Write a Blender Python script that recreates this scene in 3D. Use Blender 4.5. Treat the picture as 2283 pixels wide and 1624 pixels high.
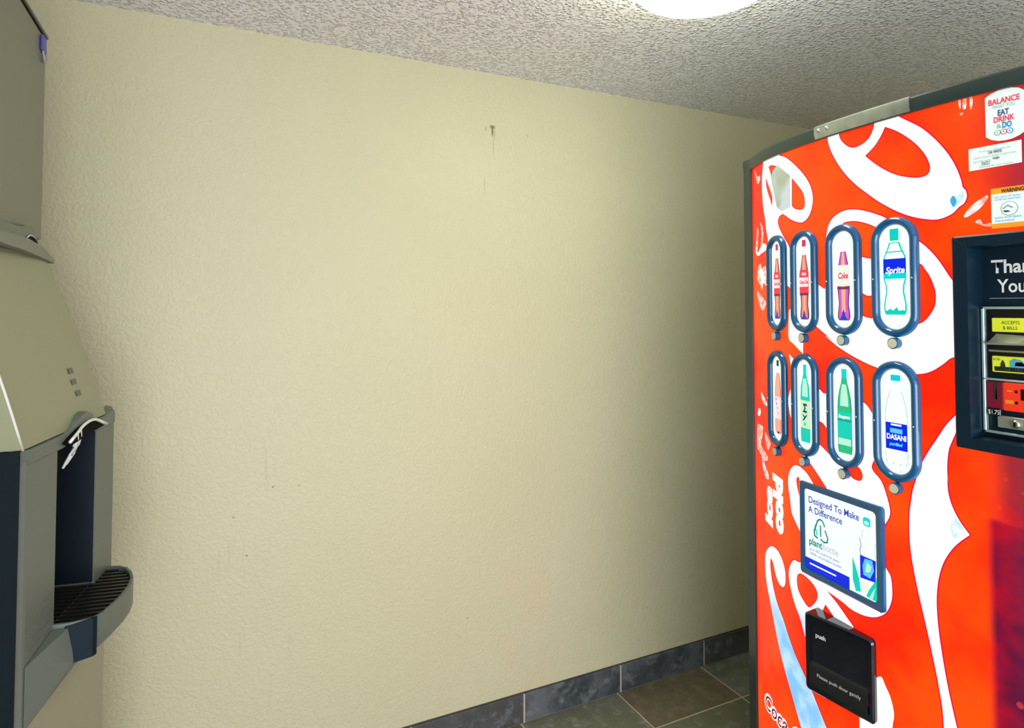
import bpy, bmesh, math, random
from math import sin, cos, tan, atan, atan2, pi, radians, sqrt, hypot
from mathutils import Vector, Matrix
from mathutils.geometry import delaunay_2d_cdt
import numpy as np

for o in list(bpy.data.objects): bpy.data.objects.remove(o, do_unlink=True)
SC = bpy.context.scene
COL = SC.collection

# ------------------------------------------------------------------ camera
CAM_H, YAW, PITCH, FPX, PPY = 1.56, 25.6, 1.8, 1405.0, 642.0
cd = bpy.data.cameras.new('camera'); cam = bpy.data.objects.new('camera', cd); COL.objects.link(cam)
cam.location = (0, 0, CAM_H)
cam.rotation_euler = (radians(90 + PITCH), 0, -radians(YAW))
cd.sensor_fit = 'HORIZONTAL'; cd.sensor_width = 36.0
cd.lens = 36.0 * FPX / 2283.0
cd.shift_y = -(812.0 - PPY) / 2283.0
cd.clip_start = 0.02
SC.camera = cam

# ------------------------------------------------------------------ world, light, exposure
SC.view_settings.view_transform = 'Standard'
SC.view_settings.look = 'None'
SC.view_settings.gamma = 1.0
SC.view_settings.use_curve_mapping = False
SC.view_settings.exposure = 0.12
w = bpy.data.worlds.new('world'); SC.world = w; w.use_nodes = True
w.node_tree.nodes['Background'].inputs[0].default_value = (0.93, 0.97, 1.0, 1)
w.node_tree.nodes['Background'].inputs[1].default_value = 2.9

def area(name, loc, target, sx, sy, power, color):
    l = bpy.data.lights.new(name, 'AREA'); l.shape = 'RECTANGLE'; l.size = sx; l.size_y = sy
    l.energy = power; l.color = color
    o = bpy.data.objects.new(name, l); COL.objects.link(o); o.location = loc
    o.rotation_euler = (Vector(target) - Vector(loc)).to_track_quat('-Z', 'Y').to_euler()
    return o
# daylight through the open doorway behind the camera
area('doorway_daylight', (0.25, -1.34, 1.00), (1.35, 2.17, 1.10), 2.1, 1.5, 37.0, (0.96, 1.0, 1.02))
LAMP_STRENGTH = 15.0

# ------------------------------------------------------------------ material helpers
def new_mat(name):
    m = bpy.data.materials.new(name); m.use_nodes = True
    nt = m.node_tree; b = nt.nodes['Principled BSDF']
    return m, nt, b
def mat(name, col, rough=0.5, metal=0.0, emit=None, es=1.0, spec=0.5, coat=0.0, noise=0.0, nscale=8.0, bump=0.0, bscale=200.0):
    m, nt, b = new_mat(name)
    b.inputs['Base Color'].default_value = (*col, 1)
    b.inputs['Roughness'].default_value = rough
    b.inputs['Metallic'].default_value = metal
    b.inputs['Specular IOR Level'].default_value = spec
    b.inputs['Coat Weight'].default_value = coat
    b.inputs['Coat Roughness'].default_value = 0.06
    if emit:
        b.inputs['Emission Color'].default_value = (*emit, 1)
        b.inputs['Emission Strength'].default_value = es
    tc = nt.nodes.new('ShaderNodeTexCoord')
    if noise:
        n = nt.nodes.new('ShaderNodeTexNoise'); n.inputs['Scale'].default_value = nscale; n.inputs['Detail'].default_value = 5
        nt.links.new(tc.outputs['Object'], n.inputs['Vector'])
        mx = nt.nodes.new('ShaderNodeMix'); mx.data_type = 'RGBA'
        mx.inputs[6].default_value = (*[c * (1 - noise) for c in col], 1)
        mx.inputs[7].default_value = (*[min(1, c * (1 + noise)) for c in col], 1)
        nt.links.new(n.outputs['Fac'], mx.inputs[0]); nt.links.new(mx.outputs[2], b.inputs['Base Color'])
    if bump:
        n = nt.nodes.new('ShaderNodeTexNoise'); n.inputs['Scale'].default_value = bscale
        nt.links.new(tc.outputs['Object'], n.inputs['Vector'])
        bp = nt.nodes.new('ShaderNodeBump'); bp.inputs['Strength'].default_value = bump; bp.inputs['Distance'].default_value = 0.001
        nt.links.new(n.outputs['Fac'], bp.inputs['Height']); nt.links.new(bp.outputs[0], b.inputs['Normal'])
    return m
class G:
    """tiny node-graph helper"""
    def __init__(s, nt): s.nt = nt; s.tc = nt.nodes.new('ShaderNodeTexCoord'); s.obj = s.tc.outputs['Object']
    def n(s, t, **kw):
        x = s.nt.nodes.new(t)
        for k, v in kw.items(): setattr(x, k, v)
        return x
    def put(s, sock, v):
        if hasattr(v, 'links'): s.nt.links.new(v, sock)
        elif isinstance(v, tuple) and len(v) == 3 and sock.type == 'RGBA': sock.default_value = (*v, 1)
        else: sock.default_value = v
    def m(s, op, a, b=0.0, c=None, clamp=False):
        x = s.n('ShaderNodeMath', operation=op, use_clamp=clamp); s.put(x.inputs[0], a); s.put(x.inputs[1], b)
        if c is not None: s.put(x.inputs[2], c)
        return x.outputs[0]
    def xyz(s, v=None):
        x = s.n('ShaderNodeSeparateXYZ'); s.put(x.inputs[0], v or s.obj); return x.outputs
    def comb(s, a, b, c):
        x = s.n('ShaderNodeCombineXYZ'); s.put(x.inputs[0], a); s.put(x.inputs[1], b); s.put(x.inputs[2], c); return x.outputs[0]
    def mix(s, f, a, b):
        x = s.n('ShaderNodeMix', data_type='RGBA'); s.put(x.inputs[0], f); s.put(x.inputs[6], a); s.put(x.inputs[7], b); return x.outputs[2]
    def noise(s, scale, detail=3, vec=None, rough=0.5, out='Fac'):
        x = s.n('ShaderNodeTexNoise'); s.put(x.inputs['Vector'], vec or s.obj)
        x.inputs['Scale'].default_value = scale; x.inputs['Detail'].default_value = detail; x.inputs['Roughness'].default_value = rough
        return x.outputs[out]
    def voro(s, scale, vec=None, feature='F1', out='Distance'):
        x = s.n('ShaderNodeTexVoronoi', feature=feature); s.put(x.inputs['Vector'], vec or s.obj); x.inputs['Scale'].default_value = scale
        return x.outputs[out]
    def ramp(s, v, lo, hi, a=0.0, b=1.0, smooth=True):
        x = s.n('ShaderNodeMapRange'); x.interpolation_type = 'SMOOTHSTEP' if smooth else 'LINEAR'
        s.put(x.inputs[0], v); x.inputs[1].default_value = lo; x.inputs[2].default_value = hi
        x.inputs[3].default_value = a; x.inputs[4].default_value = b; return x.outputs[0]
    def bump(s, h, dist, strength=1.0, prev=None):
        x = s.n('ShaderNodeBump'); x.inputs['Distance'].default_value = dist; x.inputs['Strength'].default_value = strength
        s.put(x.inputs['Height'], h)
        if prev is not None: s.nt.links.new(prev, x.inputs['Normal'])
        return x.outputs[0]

# ------------------------------------------------------------------ setting materials
def wall_material():
    m, nt, b = new_mat('painted_orange_peel_wall'); g = G(nt)
    x, y, z = g.xyz()
    base = g.mix(g.noise(2.2, 4), (0.565, 0.535, 0.355), (0.620, 0.590, 0.405))
    # faint rusty runs and specks of old dirt
    sx = g.comb(g.m('MULTIPLY', x, 1.0), 0.0, g.m('MULTIPLY', z, 0.10))
    runs = g.ramp(g.noise(34, 3, sx), 0.60, 0.74)
    zone = g.m('MULTIPLY', g.ramp(x, -0.05, 0.06), g.ramp(x, 0.30, 0.16))
    zone = g.m('MULTIPLY', zone, g.ramp(z, 1.40, 1.15))
    base = g.mix(g.m('MULTIPLY', g.m('MULTIPLY', runs, zone), 0.30), base, (0.42, 0.36, 0.22))
    zone2 = g.m('MULTIPLY', g.ramp(x, 0.95, 1.05), g.ramp(x, 1.28, 1.12))
    zone2 = g.m('MULTIPLY', zone2, g.ramp(z, 0.62, 0.50)); zone2 = g.m('MULTIPLY', zone2, g.ramp(g.noise(5, 3), 0.38, 0.65))
    base = g.mix(g.m('MULTIPLY', zone2, 0.25), base, (0.70, 0.50, 0.34))
    def spot(cx, cz, rx, rz, amt, col, prev):
        d = g.m('POWER', g.m('ADD', g.m('POWER', g.m('ABSOLUTE', g.m('DIVIDE', g.m('SUBTRACT', x, cx), rx)), 2.0),
                              g.m('POWER', g.m('ABSOLUTE', g.m('DIVIDE', g.m('SUBTRACT', z, cz), rz)), 2.0)), 0.5)
        return g.mix(g.m('MULTIPLY', g.ramp(d, 1.0, 0.35), amt), prev, col)
    rust = (0.16, 0.10, 0.05)
    for (cx, cz, rx, rz, a) in SPOTS: base = spot(cx, cz, rx, rz, a, rust, base)
    nt.links.new(base, b.inputs['Base Color'])
    b.inputs['Roughness'].default_value = 0.42; b.inputs['Specular IOR Level'].default_value = 0.35
    warp = g.n('ShaderNodeVectorMath', operation='ADD'); nt.links.new(g.obj, warp.inputs[0])
    sc = g.n('ShaderNodeVectorMath', operation='SCALE'); nt.links.new(g.noise(40, 2, out='Color'), sc.inputs[0]); sc.inputs[3].default_value = 0.012
    nt.links.new(sc.outputs[0], warp.inputs[1])
    h1 = g.ramp(g.noise(95, 3, warp.outputs[0], 0.55), 0.36, 0.66)
    h2 = g.noise(240, 2)
    n1 = g.bump(h1, 0.0022, 0.42); n2 = g.bump(h2, 0.0008, 0.5, n1)
    nt.links.new(n2, b.inputs['Normal'])
    return m
SPOTS = [(0.957, 2.245, 0.016, 0.010, 0.75), (0.957, 2.228, 0.006, 0.028, 0.8), (0.966, 2.22, 0.003, 0.03, 0.45), (0.961, 2.17, 0.0025, 0.05, 0.35),
         (0.93, 2.235, 0.006, 0.012, 0.35), (0.925, 2.02, 0.0025, 0.045, 0.3), (1.105, 2.23, 0.004, 0.009, 0.3),
         (0.19, 0.985, 0.004, 0.004, 0.8), (0.075, 0.905, 0.005, 0.005, 0.5), (0.115, 0.78, 0.005, 0.005, 0.6), (0.27, 0.98, 0.005, 0.004, 0.5), (0.86, 0.43, 0.006, 0.005, 0.4)]
def ceiling_material():
    m, nt, b = new_mat('sprayed_texture_ceiling'); g = G(nt)
    b.inputs['Base Color'].default_value = (0.93, 0.91, 0.955, 1); b.inputs['Roughness'].default_value = 0.38
    b.inputs['Specular IOR Level'].default_value = 0.45
    v = g.ramp(g.voro(100, feature='SMOOTH_F1'), 0.62, 0.12)
    n = g.ramp(g.noise(88, 3), 0.38, 0.62)
    h = g.m('MULTIPLY', v, n)
    n1 = g.bump(h, 0.009, 1.0); n2 = g.bump(g.noise(260, 2), 0.001, 0.5, n1)
    nt.links.new(n2, b.inputs['Normal'])
    return m
TILE = 0.435; TX0 = 1.507; TY0 = 1.922
def slate(g, idv, vec, c1, c2, c3):
    wn = g.n('ShaderNodeTexWhiteNoise', noise_dimensions='3D'); g.nt.links.new(idv, wn.inputs['Vector'])
    off = g.n('ShaderNodeVectorMath', operation='MULTIPLY_ADD'); g.nt.links.new(wn.outputs['Color'], off.inputs[0]); off.inputs[1].default_value = (7, 7, 7); g.nt.links.new(vec, off.inputs[2])
    n1 = g.noise(6, 6, off.outputs[0], 0.6); n2 = g.noise(22, 5, off.outputs[0], 0.65)
    c = g.mix(g.ramp(n1, 0.38, 0.64), c1, c2)
    c = g.mix(g.m('MULTIPLY', g.ramp(wn.outputs['Value'], 0.25, 0.8), 0.75), c, c3)
    c = g.mix(g.m('MULTIPLY', g.ramp(n2, 0.5, 0.72), 0.55), c, tuple(min(1, k * 1.9) for k in c2))
    return c, n1, n2
def floor_material():
    m, nt, b = new_mat('slate_look_floor_tile'); g = G(nt)
    x, y, z = g.xyz()
    u = g.m('DIVIDE', g.m('SUBTRACT', x, TX0), TILE); v = g.m('DIVIDE', g.m('SUBTRACT', y, TY0), TILE)
    fu = g.m('FLOOR', u); fv = g.m('FLOOR', v)
    du = g.m('SUBTRACT', 0.5, g.m('ABSOLUTE', g.m('SUBTRACT', g.m('FRACT', u), 0.5)))
    dv = g.m('SUBTRACT', 0.5, g.m('ABSOLUTE', g.m('SUBTRACT', g.m('FRACT', v), 0.5)))
    d = g.m('MINIMUM', du, dv)
    idv = g.comb(fu, fv, 3.0)
    c, n1, n2 = slate(g, idv, g.obj, (0.13, 0.145, 0.11), (0.20, 0.215, 0.19), (0.17, 0.17, 0.12))
    par = g.m('FRACT', g.m('MULTIPLY', g.m('ADD', g.m('ADD', fu, fv), 100.0), 0.5))
    brown = g.mix(g.ramp(n2, 0.35, 0.7), (0.135, 0.105, 0.060), (0.21, 0.165, 0.10))
    c = g.mix(g.m('MULTIPLY', g.ramp(par, 0.4, 0.2), 0.75), c, brown)
    gr = g.ramp(d, 0.0080, 0.0055)
    col = g.mix(gr, c, (0.55, 0.50, 0.36))
    nt.links.new(col, b.inputs['Base Color'])
    nt.links.new(g.ramp(n2, 0.3, 0.7, 0.28, 0.5), b.inputs['Roughness'])
    h = g.m('SUBTRACT', g.m('MULTIPLY', n1, 0.5), g.m('MULTIPLY', gr, 0.8))
    nt.links.new(g.bump(h, 0.002, 0.6), b.inputs['Normal'])
    return m
def base_material():
    m, nt, b = new_mat('slate_look_base_tile'); g = G(nt)
    x, y, z = g.xyz()
    u = g.m('DIVIDE', g.m('SUBTRACT', x, 1.525), 0.4385); fu = g.m('FLOOR', u)
    c, n1, n2 = slate(g, g.comb(fu, 5.0, 1.0), g.obj, (0.040, 0.050, 0.058), (0.12, 0.135, 0.15), (0.070, 0.070, 0.072))
    nt.links.new(c, b.inputs['Base Color']); b.inputs['Roughness'].default_value = 0.4
    nt.links.new(g.bump(n1, 0.002, 0.5), b.inputs['Normal'])
    return m
M = {}
M['wall'] = wall_material(); M['ceiling'] = ceiling_material(); M['floor'] = floor_material(); M['base'] = base_material()
M['grout'] = mat('pale_grout', (0.46, 0.42, 0.36), 0.8, noise=0.12, nscale=60)
M['caulk'] = mat('dark_edge', (0.05, 0.05, 0.045), 0.6)

# ------------------------------------------------------------------ mesh helpers
def obj(name, bm, mats, parent=None, smooth=None, label=None):
    me = bpy.data.meshes.new(name)
    bmesh.ops.recalc_face_normals(bm, faces=bm.faces) if smooth != 'keep' else None
    bm.to_mesh(me); bm.free()
    for m in (mats if isinstance(mats, (list, tuple)) else [mats]): me.materials.append(m)
    o = bpy.data.objects.new(name, me); COL.objects.link(o)
    if smooth:
        for p in me.polygons: p.use_smooth = True
        if isinstance(smooth, (int, float)) and not isinstance(smooth, bool):
            me.set_sharp_from_angle(angle=radians(smooth))
    if parent:
        o.parent = parent
        l = Vector((0, 0, 0)); p = parent
        while p: l += p.location; p = p.parent
        o.location = -l
    if label: o['label'] = label
    return o
def thing(name, label, cat, loc, group=None):
    o = bpy.data.objects.new(name, None); COL.objects.link(o); o.location = loc
    o['label'] = label; o['category'] = cat; o.empty_display_size = 0.1
    if group: o['group'] = group
    return o
def tag(o, label, cat, group=None):
    o['label'] = label; o['category'] = cat
    if group: o['group'] = group
    return o
def struct(o): o['kind'] = 'structure'; return o
def box(bm, a, b, bevel=0.0, seg=2, mi=0):
    xs = sorted((a[0], b[0])); ys = sorted((a[1], b[1])); zs = sorted((a[2], b[2]))
    vs = [bm.verts.new((x, y, z)) for x in xs for y in ys for z in zs]
    F = [(0, 1, 3, 2), (4, 6, 7, 5), (0, 4, 5, 1), (2, 3, 7, 6), (0, 2, 6, 4), (1, 5, 7, 3)]
    fs = [bm.faces.new([vs[i] for i in f]) for f in F]
    for f in fs: f.material_index = mi
    if bevel:
        es = list({e for f in fs for e in f.edges})
        r = bmesh.ops.bevel(bm, geom=es, offset=bevel, segments=seg, affect='EDGES', profile=0.7)
        for f in r['faces']: f.material_index = mi
    return vs
def prism(bm, pts, ext, mi=0, cap=True):
    """pts: list of Vector (closed loop), ext: Vector. solid prism"""
    a = [bm.verts.new(p) for p in pts]; b = [bm.verts.new(Vector(p) + Vector(ext)) for p in pts]
    n = len(pts); fs = []
    for i in range(n): fs.append(bm.faces.new((a[i], a[(i + 1) % n], b[(i + 1) % n], b[i])))
    if cap: fs.append(bm.faces.new(a)); fs.append(bm.faces.new(b[::-1]))
    for f in fs: f.material_index = mi
    return fs
def tube(bm, pts, r, n=8, mi=0, closed=False):
    pts = [Vector(p) for p in pts]; N = len(pts); rings = []
    for i, p in enumerate(pts):
        if closed: t = pts[(i + 1) % N] - pts[i - 1]
        else: t = pts[min(i + 1, N - 1)] - pts[max(i - 1, 0)]
        t.normalize(); up = Vector((0, 0, 1)) if abs(t.z) < 0.9 else Vector((1, 0, 0))
        a = t.cross(up).normalized(); b = t.cross(a)
        rr = r[i] if isinstance(r, (list, tuple)) else r
        rings.append([bm.verts.new(p + (a * cos(2 * pi * k / n) + b * sin(2 * pi * k / n)) * rr) for k in range(n)])
    for i in range(N if closed else N - 1):
        for k in range(n):
            f = bm.faces.new((rings[i][k], rings[i][(k + 1) % n], rings[(i + 1) % N][(k + 1) % n], rings[(i + 1) % N][k])); f.material_index = mi
    if not closed:
        for r_ in (rings[0], rings[-1][::-1]):
            f = bm.faces.new(r_); f.material_index = mi
def lathe(bm, prof, c, n=64, mi=0):
    rings = []
    for (r, z) in prof:
        if r < 1e-6: rings.append([bm.verts.new((c[0], c[1], c[2] + z))])
        else: rings.append([bm.verts.new((c[0] + r * cos(2 * pi * k / n), c[1] + r * sin(2 * pi * k / n), c[2] + z)) for k in range(n)])
    for a, b in zip(rings, rings[1:]):
        for k in range(n):
            k2 = (k + 1) % n
            if len(a) == 1 and len(b) == 1: continue
            if len(a) == 1: f = bm.faces.new((a[0], b[k2], b[k]))
            elif len(b) == 1: f = bm.faces.new((a[k], a[k2], b[0]))
            else: f = bm.faces.new((a[k], a[k2], b[k2], b[k]))
            f.material_index = mi
def text_geo(body, size=1.0, bold=0.0, shear=0.0, align='LEFT', spacing=1.0):
    c = bpy.data.curves.new('lettering', 'FONT'); c.body = body; c.size = size; c.offset = bold; c.shear = shear
    c.align_x = align; c.space_character = spacing; c.resolution_u = 3; c.fill_mode = 'FRONT'
    o = bpy.data.objects.new('lettering', c); COL.objects.link(o)
    bpy.context.view_layer.update()
    me = bpy.data.meshes.new_from_object(o.evaluated_get(bpy.context.evaluated_depsgraph_get()))
    vs = [(v.co.x, v.co.y) for v in me.vertices]; fs = [tuple(p.vertices) for p in me.polygons]
    bpy.data.objects.remove(o, do_unlink=True); bpy.data.curves.remove(c); bpy.data.meshes.remove(me)
    return vs, fs
def put_text(bm, fn, body, size, mi=0, rot=0.0, at=(0, 0), width=None, **kw):
    """fn maps (u,v) to a 3D point"""
    vs, fs = text_geo(body, size, **kw)
    if not vs: return
    sx = 1.0
    if width:
        wd = max(v[0] for v in vs) - min(v[0] for v in vs); sx = width / wd
    cr, sr = cos(rot), sin(rot)
    bv = [bm.verts.new(fn(at[0] + (x * sx) * cr - y * sr, at[1] + (x * sx) * sr + y * cr)) for x, y in vs]
    for f in fs:
        try: q = bm.faces.new([bv[i] for i in f]); q.material_index = mi
        except ValueError: pass
def poly(bm, fn, pts, mi=0):
    f = bm.faces.new([bm.verts.new(fn(u, v)) for u, v in pts]); f.material_index = mi; return f
def rrect(u0, v0, u1, v1, r, n=5):
    out = []
    for cx, cy, a0 in ((u1 - r, v1 - r, 0), (u0 + r, v1 - r, 90), (u0 + r, v0 + r, 180), (u1 - r, v0 + r, 270)):
        for k in range(n + 1):
            a = radians(a0 + 90 * k / n); out.append((cx + r * cos(a), cy + r * sin(a)))
    return out
def stadium(hw, hh, n=16):
    out = []
    for k in range(n + 1): a = pi * k / n; out.append((hw * cos(a), hh - hw + hw * sin(a)))
    for k in range(n + 1): a = pi + pi * k / n; out.append((hw * cos(a), -(hh - hw) + hw * sin(a)))
    return out

# ------------------------------------------------------------------ room shell
CEIL = 2.45; WY = 2.17
def slab(name, a, b, m):
    bm = bmesh.new(); box(bm, a, b); return struct(obj(name, bm, m))
slab('floor', (-1.2, -1.4, -0.1), (2.8, WY + 0.1, 0), M['floor'])
slab('ceiling', (-1.2, -1.4, CEIL), (2.8, WY + 0.1, CEIL + 0.1), M['ceiling'])
slab('wall_back', (-1.2, WY, 0), (2.8, WY + 0.1, CEIL), M['wall'])
slab('wall_left', (-1.3, -1.4, 0), (-1.2, WY + 0.1, CEIL), M['wall'])
slab('wall_right', (2.8, -1.4, 0), (2.9, WY + 0.1, CEIL), M['wall'])
bm = bmesh.new()
box(bm, (-1.2, -1.5, 0), (-1.19, -1.4, CEIL)); box(bm, (1.5, -1.5, 0), (2.8, -1.4, CEIL)); box(bm, (-1.19, -1.5, 2.35), (1.5, -1.4, CEIL))
struct(obj('wall_front', bm, M['wall']))
# base tiles
bm = bmesh.new()
j = [1.0865 - 3 * 0.4385 + 0.4385 * k for k in range(9)]
js = [-1.2] + [q for q in [1.525 + 0.4385 * k for k in range(-7, 4)] if -1.15 < q < 2.75] + [2.8]
GW = 0.0042
for a, b in zip(js, js[1:]):
    box(bm, (a + GW, WY - 0.012, 0.002), (b - GW, WY, 0.1065), 0.0015, 1)
box(bm, (-1.2, WY - 0.0085, 0.0), (2.8, WY, 0.104), mi=1)
box(bm, (-1.2, WY - 0.004, 0.1065), (2.8, WY, 0.109), mi=2)
struct(obj('baseboard_back', bm, [M['base'], M['grout'], M['caulk']]))

# ------------------------------------------------------------------ ceiling lamp
M['lamp_white'] = mat('lit_lamp_glass', (0.9, 0.9, 0.85), 0.3, emit=(0.95, 1.0, 0.76), es=LAMP_STRENGTH)
M['lamp_rim'] = mat('lamp_rim', (0.62, 0.60, 0.42), 0.4)
LC = (1.125, 1.212)
lamp = thing('ceiling_lamp', 'round white flush ceiling lamp, lit, above the room', 'lamp', (LC[0], LC[1], CEIL))
bm = bmesh.new(); lathe(bm, [(0, 0), (0.184, 0), (0.190, -0.004), (0.190, -0.017), (0.184, -0.021), (0, -0.021)], (LC[0], LC[1], CEIL)); obj('rim', bm, M['lamp_rim'], lamp, smooth=35)
bm = bmesh.new()
lathe(bm, [(0.182, -0.0215), (0.187, -0.034), (0.187, -0.048), (0.181, -0.064), (0.166, -0.079), (0.136, -0.091), (0.08, -0.099), (0, -0.102)], (LC[0], LC[1], CEIL)); obj('diffuser', bm, M['lamp_white'], lamp, smooth=True)
bm = bmesh.new(); box(bm, (LC[0] - 0.150, LC[1] + 0.130, CEIL - 0.040), (LC[0] - 0.143, LC[1] + 0.137, CEIL - 0.014), 0.002); obj('clip', bm, M['lamp_rim'], lamp)

# ==================================================================== VENDING MACHINE
PF = [0.70284659, 0.07427422, 0.24798246, 0.0392722, 1.35847293]
def fx(Y):
    t = Y - 0.92; return (((PF[0] * t + PF[1]) * t + PF[2]) * t + PF[3]) * t + PF[4]
def dfx(Y):
    t = Y - 0.92; return ((4 * PF[0] * t + 3 * PF[1]) * t + 2 * PF[2]) * t + PF[3]
def nrm(Y):
    d = dfx(Y); l = sqrt(1 + d * d); return Vector((-1 / l, d / l, 0))
def S(Y, Z, off=0.0): return Vector((fx(Y), Y, Z)) + nrm(Y) * off
Y0, Y1, Z0, Z1 = 0.452, 1.412, 0.14, 1.984

def printed(name, col, es=1.0, col2=None, fac=None, rough=0.25):
    """back-lit printed sheet"""
    m, nt, b = new_mat(name); g = G(nt)
    b.inputs['Roughness'].default_value = rough; b.inputs['Base Color'].default_value = (*[c * 0.22 for c in col], 1)
    b.inputs['Emission Color'].default_value = (*col, 1); b.inputs['Emission Strength'].default_value = es
    b.inputs['Specular IOR Level'].default_value = 0.25
    if fac:
        c = fac(g, col)
        nt.links.new(c, b.inputs['Emission Color']); nt.links.new(g.mix(0.78, c, (0.0, 0.0, 0.0)), b.inputs['Base Color'])
    return m
def red_fac(g, col):
    x, y, z = g.xyz()
    n = g.noise(3.5, 4)
    c = g.mix(g.ramp(n, 0.35, 0.65), (1.0, 0.016, 0.002), (1.0, 0.075, 0.003))
    # scuffs
    dirt = g.ramp(g.noise(55, 4), 0.66, 0.80)
    c = g.mix(g.m('MULTIPLY', dirt, 0.35), c, (0.45, 0.02, 0.01))
    # maroon with bubbles on the right of the sheet, darkening towards its edge
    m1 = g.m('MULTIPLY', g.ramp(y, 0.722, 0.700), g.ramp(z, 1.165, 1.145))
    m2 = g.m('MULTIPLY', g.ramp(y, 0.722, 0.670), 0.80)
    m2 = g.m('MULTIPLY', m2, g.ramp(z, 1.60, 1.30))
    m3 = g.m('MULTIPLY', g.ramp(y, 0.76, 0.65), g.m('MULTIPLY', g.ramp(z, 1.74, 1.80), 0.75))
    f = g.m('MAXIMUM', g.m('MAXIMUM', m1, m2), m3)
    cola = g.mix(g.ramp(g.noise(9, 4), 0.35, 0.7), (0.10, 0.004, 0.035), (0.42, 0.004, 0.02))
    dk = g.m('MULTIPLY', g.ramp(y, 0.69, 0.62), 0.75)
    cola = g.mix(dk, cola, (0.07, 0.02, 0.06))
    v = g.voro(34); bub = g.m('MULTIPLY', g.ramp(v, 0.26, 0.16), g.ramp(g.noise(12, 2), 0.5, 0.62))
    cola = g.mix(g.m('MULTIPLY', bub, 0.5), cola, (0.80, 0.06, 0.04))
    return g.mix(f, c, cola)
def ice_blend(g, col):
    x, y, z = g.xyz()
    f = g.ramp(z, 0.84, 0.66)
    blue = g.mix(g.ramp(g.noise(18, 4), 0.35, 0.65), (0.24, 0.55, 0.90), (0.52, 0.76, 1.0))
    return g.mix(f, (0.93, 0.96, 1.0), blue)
def ice_c(g, col): return g.mix(g.ramp(g.noise(30, 3), 0.35, 0.65), (0.45, 0.68, 0.85), (0.85, 0.92, 1.0))
def white_c(g, col): return g.mix(g.ramp(g.noise(4, 3), 0.4, 0.7), (0.94, 0.93, 0.94), (0.96, 1.0, 1.0))
def pink_c(g, col): return g.mix(g.ramp(g.noise(70, 3), 0.42, 0.6), (1.0, 0.30, 0.22), (1.0, 0.78, 0.80))
def stick_c(g, col): return g.mix(g.ramp(g.noise(14, 3), 0.35, 0.65), (0.44, 0.50, 0.36), (0.62, 0.70, 0.72))
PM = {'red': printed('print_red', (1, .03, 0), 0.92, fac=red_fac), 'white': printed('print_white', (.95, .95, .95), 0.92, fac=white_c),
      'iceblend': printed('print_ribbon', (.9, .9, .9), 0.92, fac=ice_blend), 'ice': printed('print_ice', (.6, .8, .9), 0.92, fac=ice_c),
      'bluemark': printed('print_blue', (0.05, 0.35, 0.62), 0.9), 'pink': printed('print_splash', (1, .6, .6), 0.92, fac=pink_c),
      'sticker': printed('tape_patch', (.6, .64, .6), 0.75, fac=stick_c), 'edge': printed('print_ribbon_edge', (0.80, 0.004, 0.035), 0.9)}
PMI = {k: i for i, k in enumerate(PM)}
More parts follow.
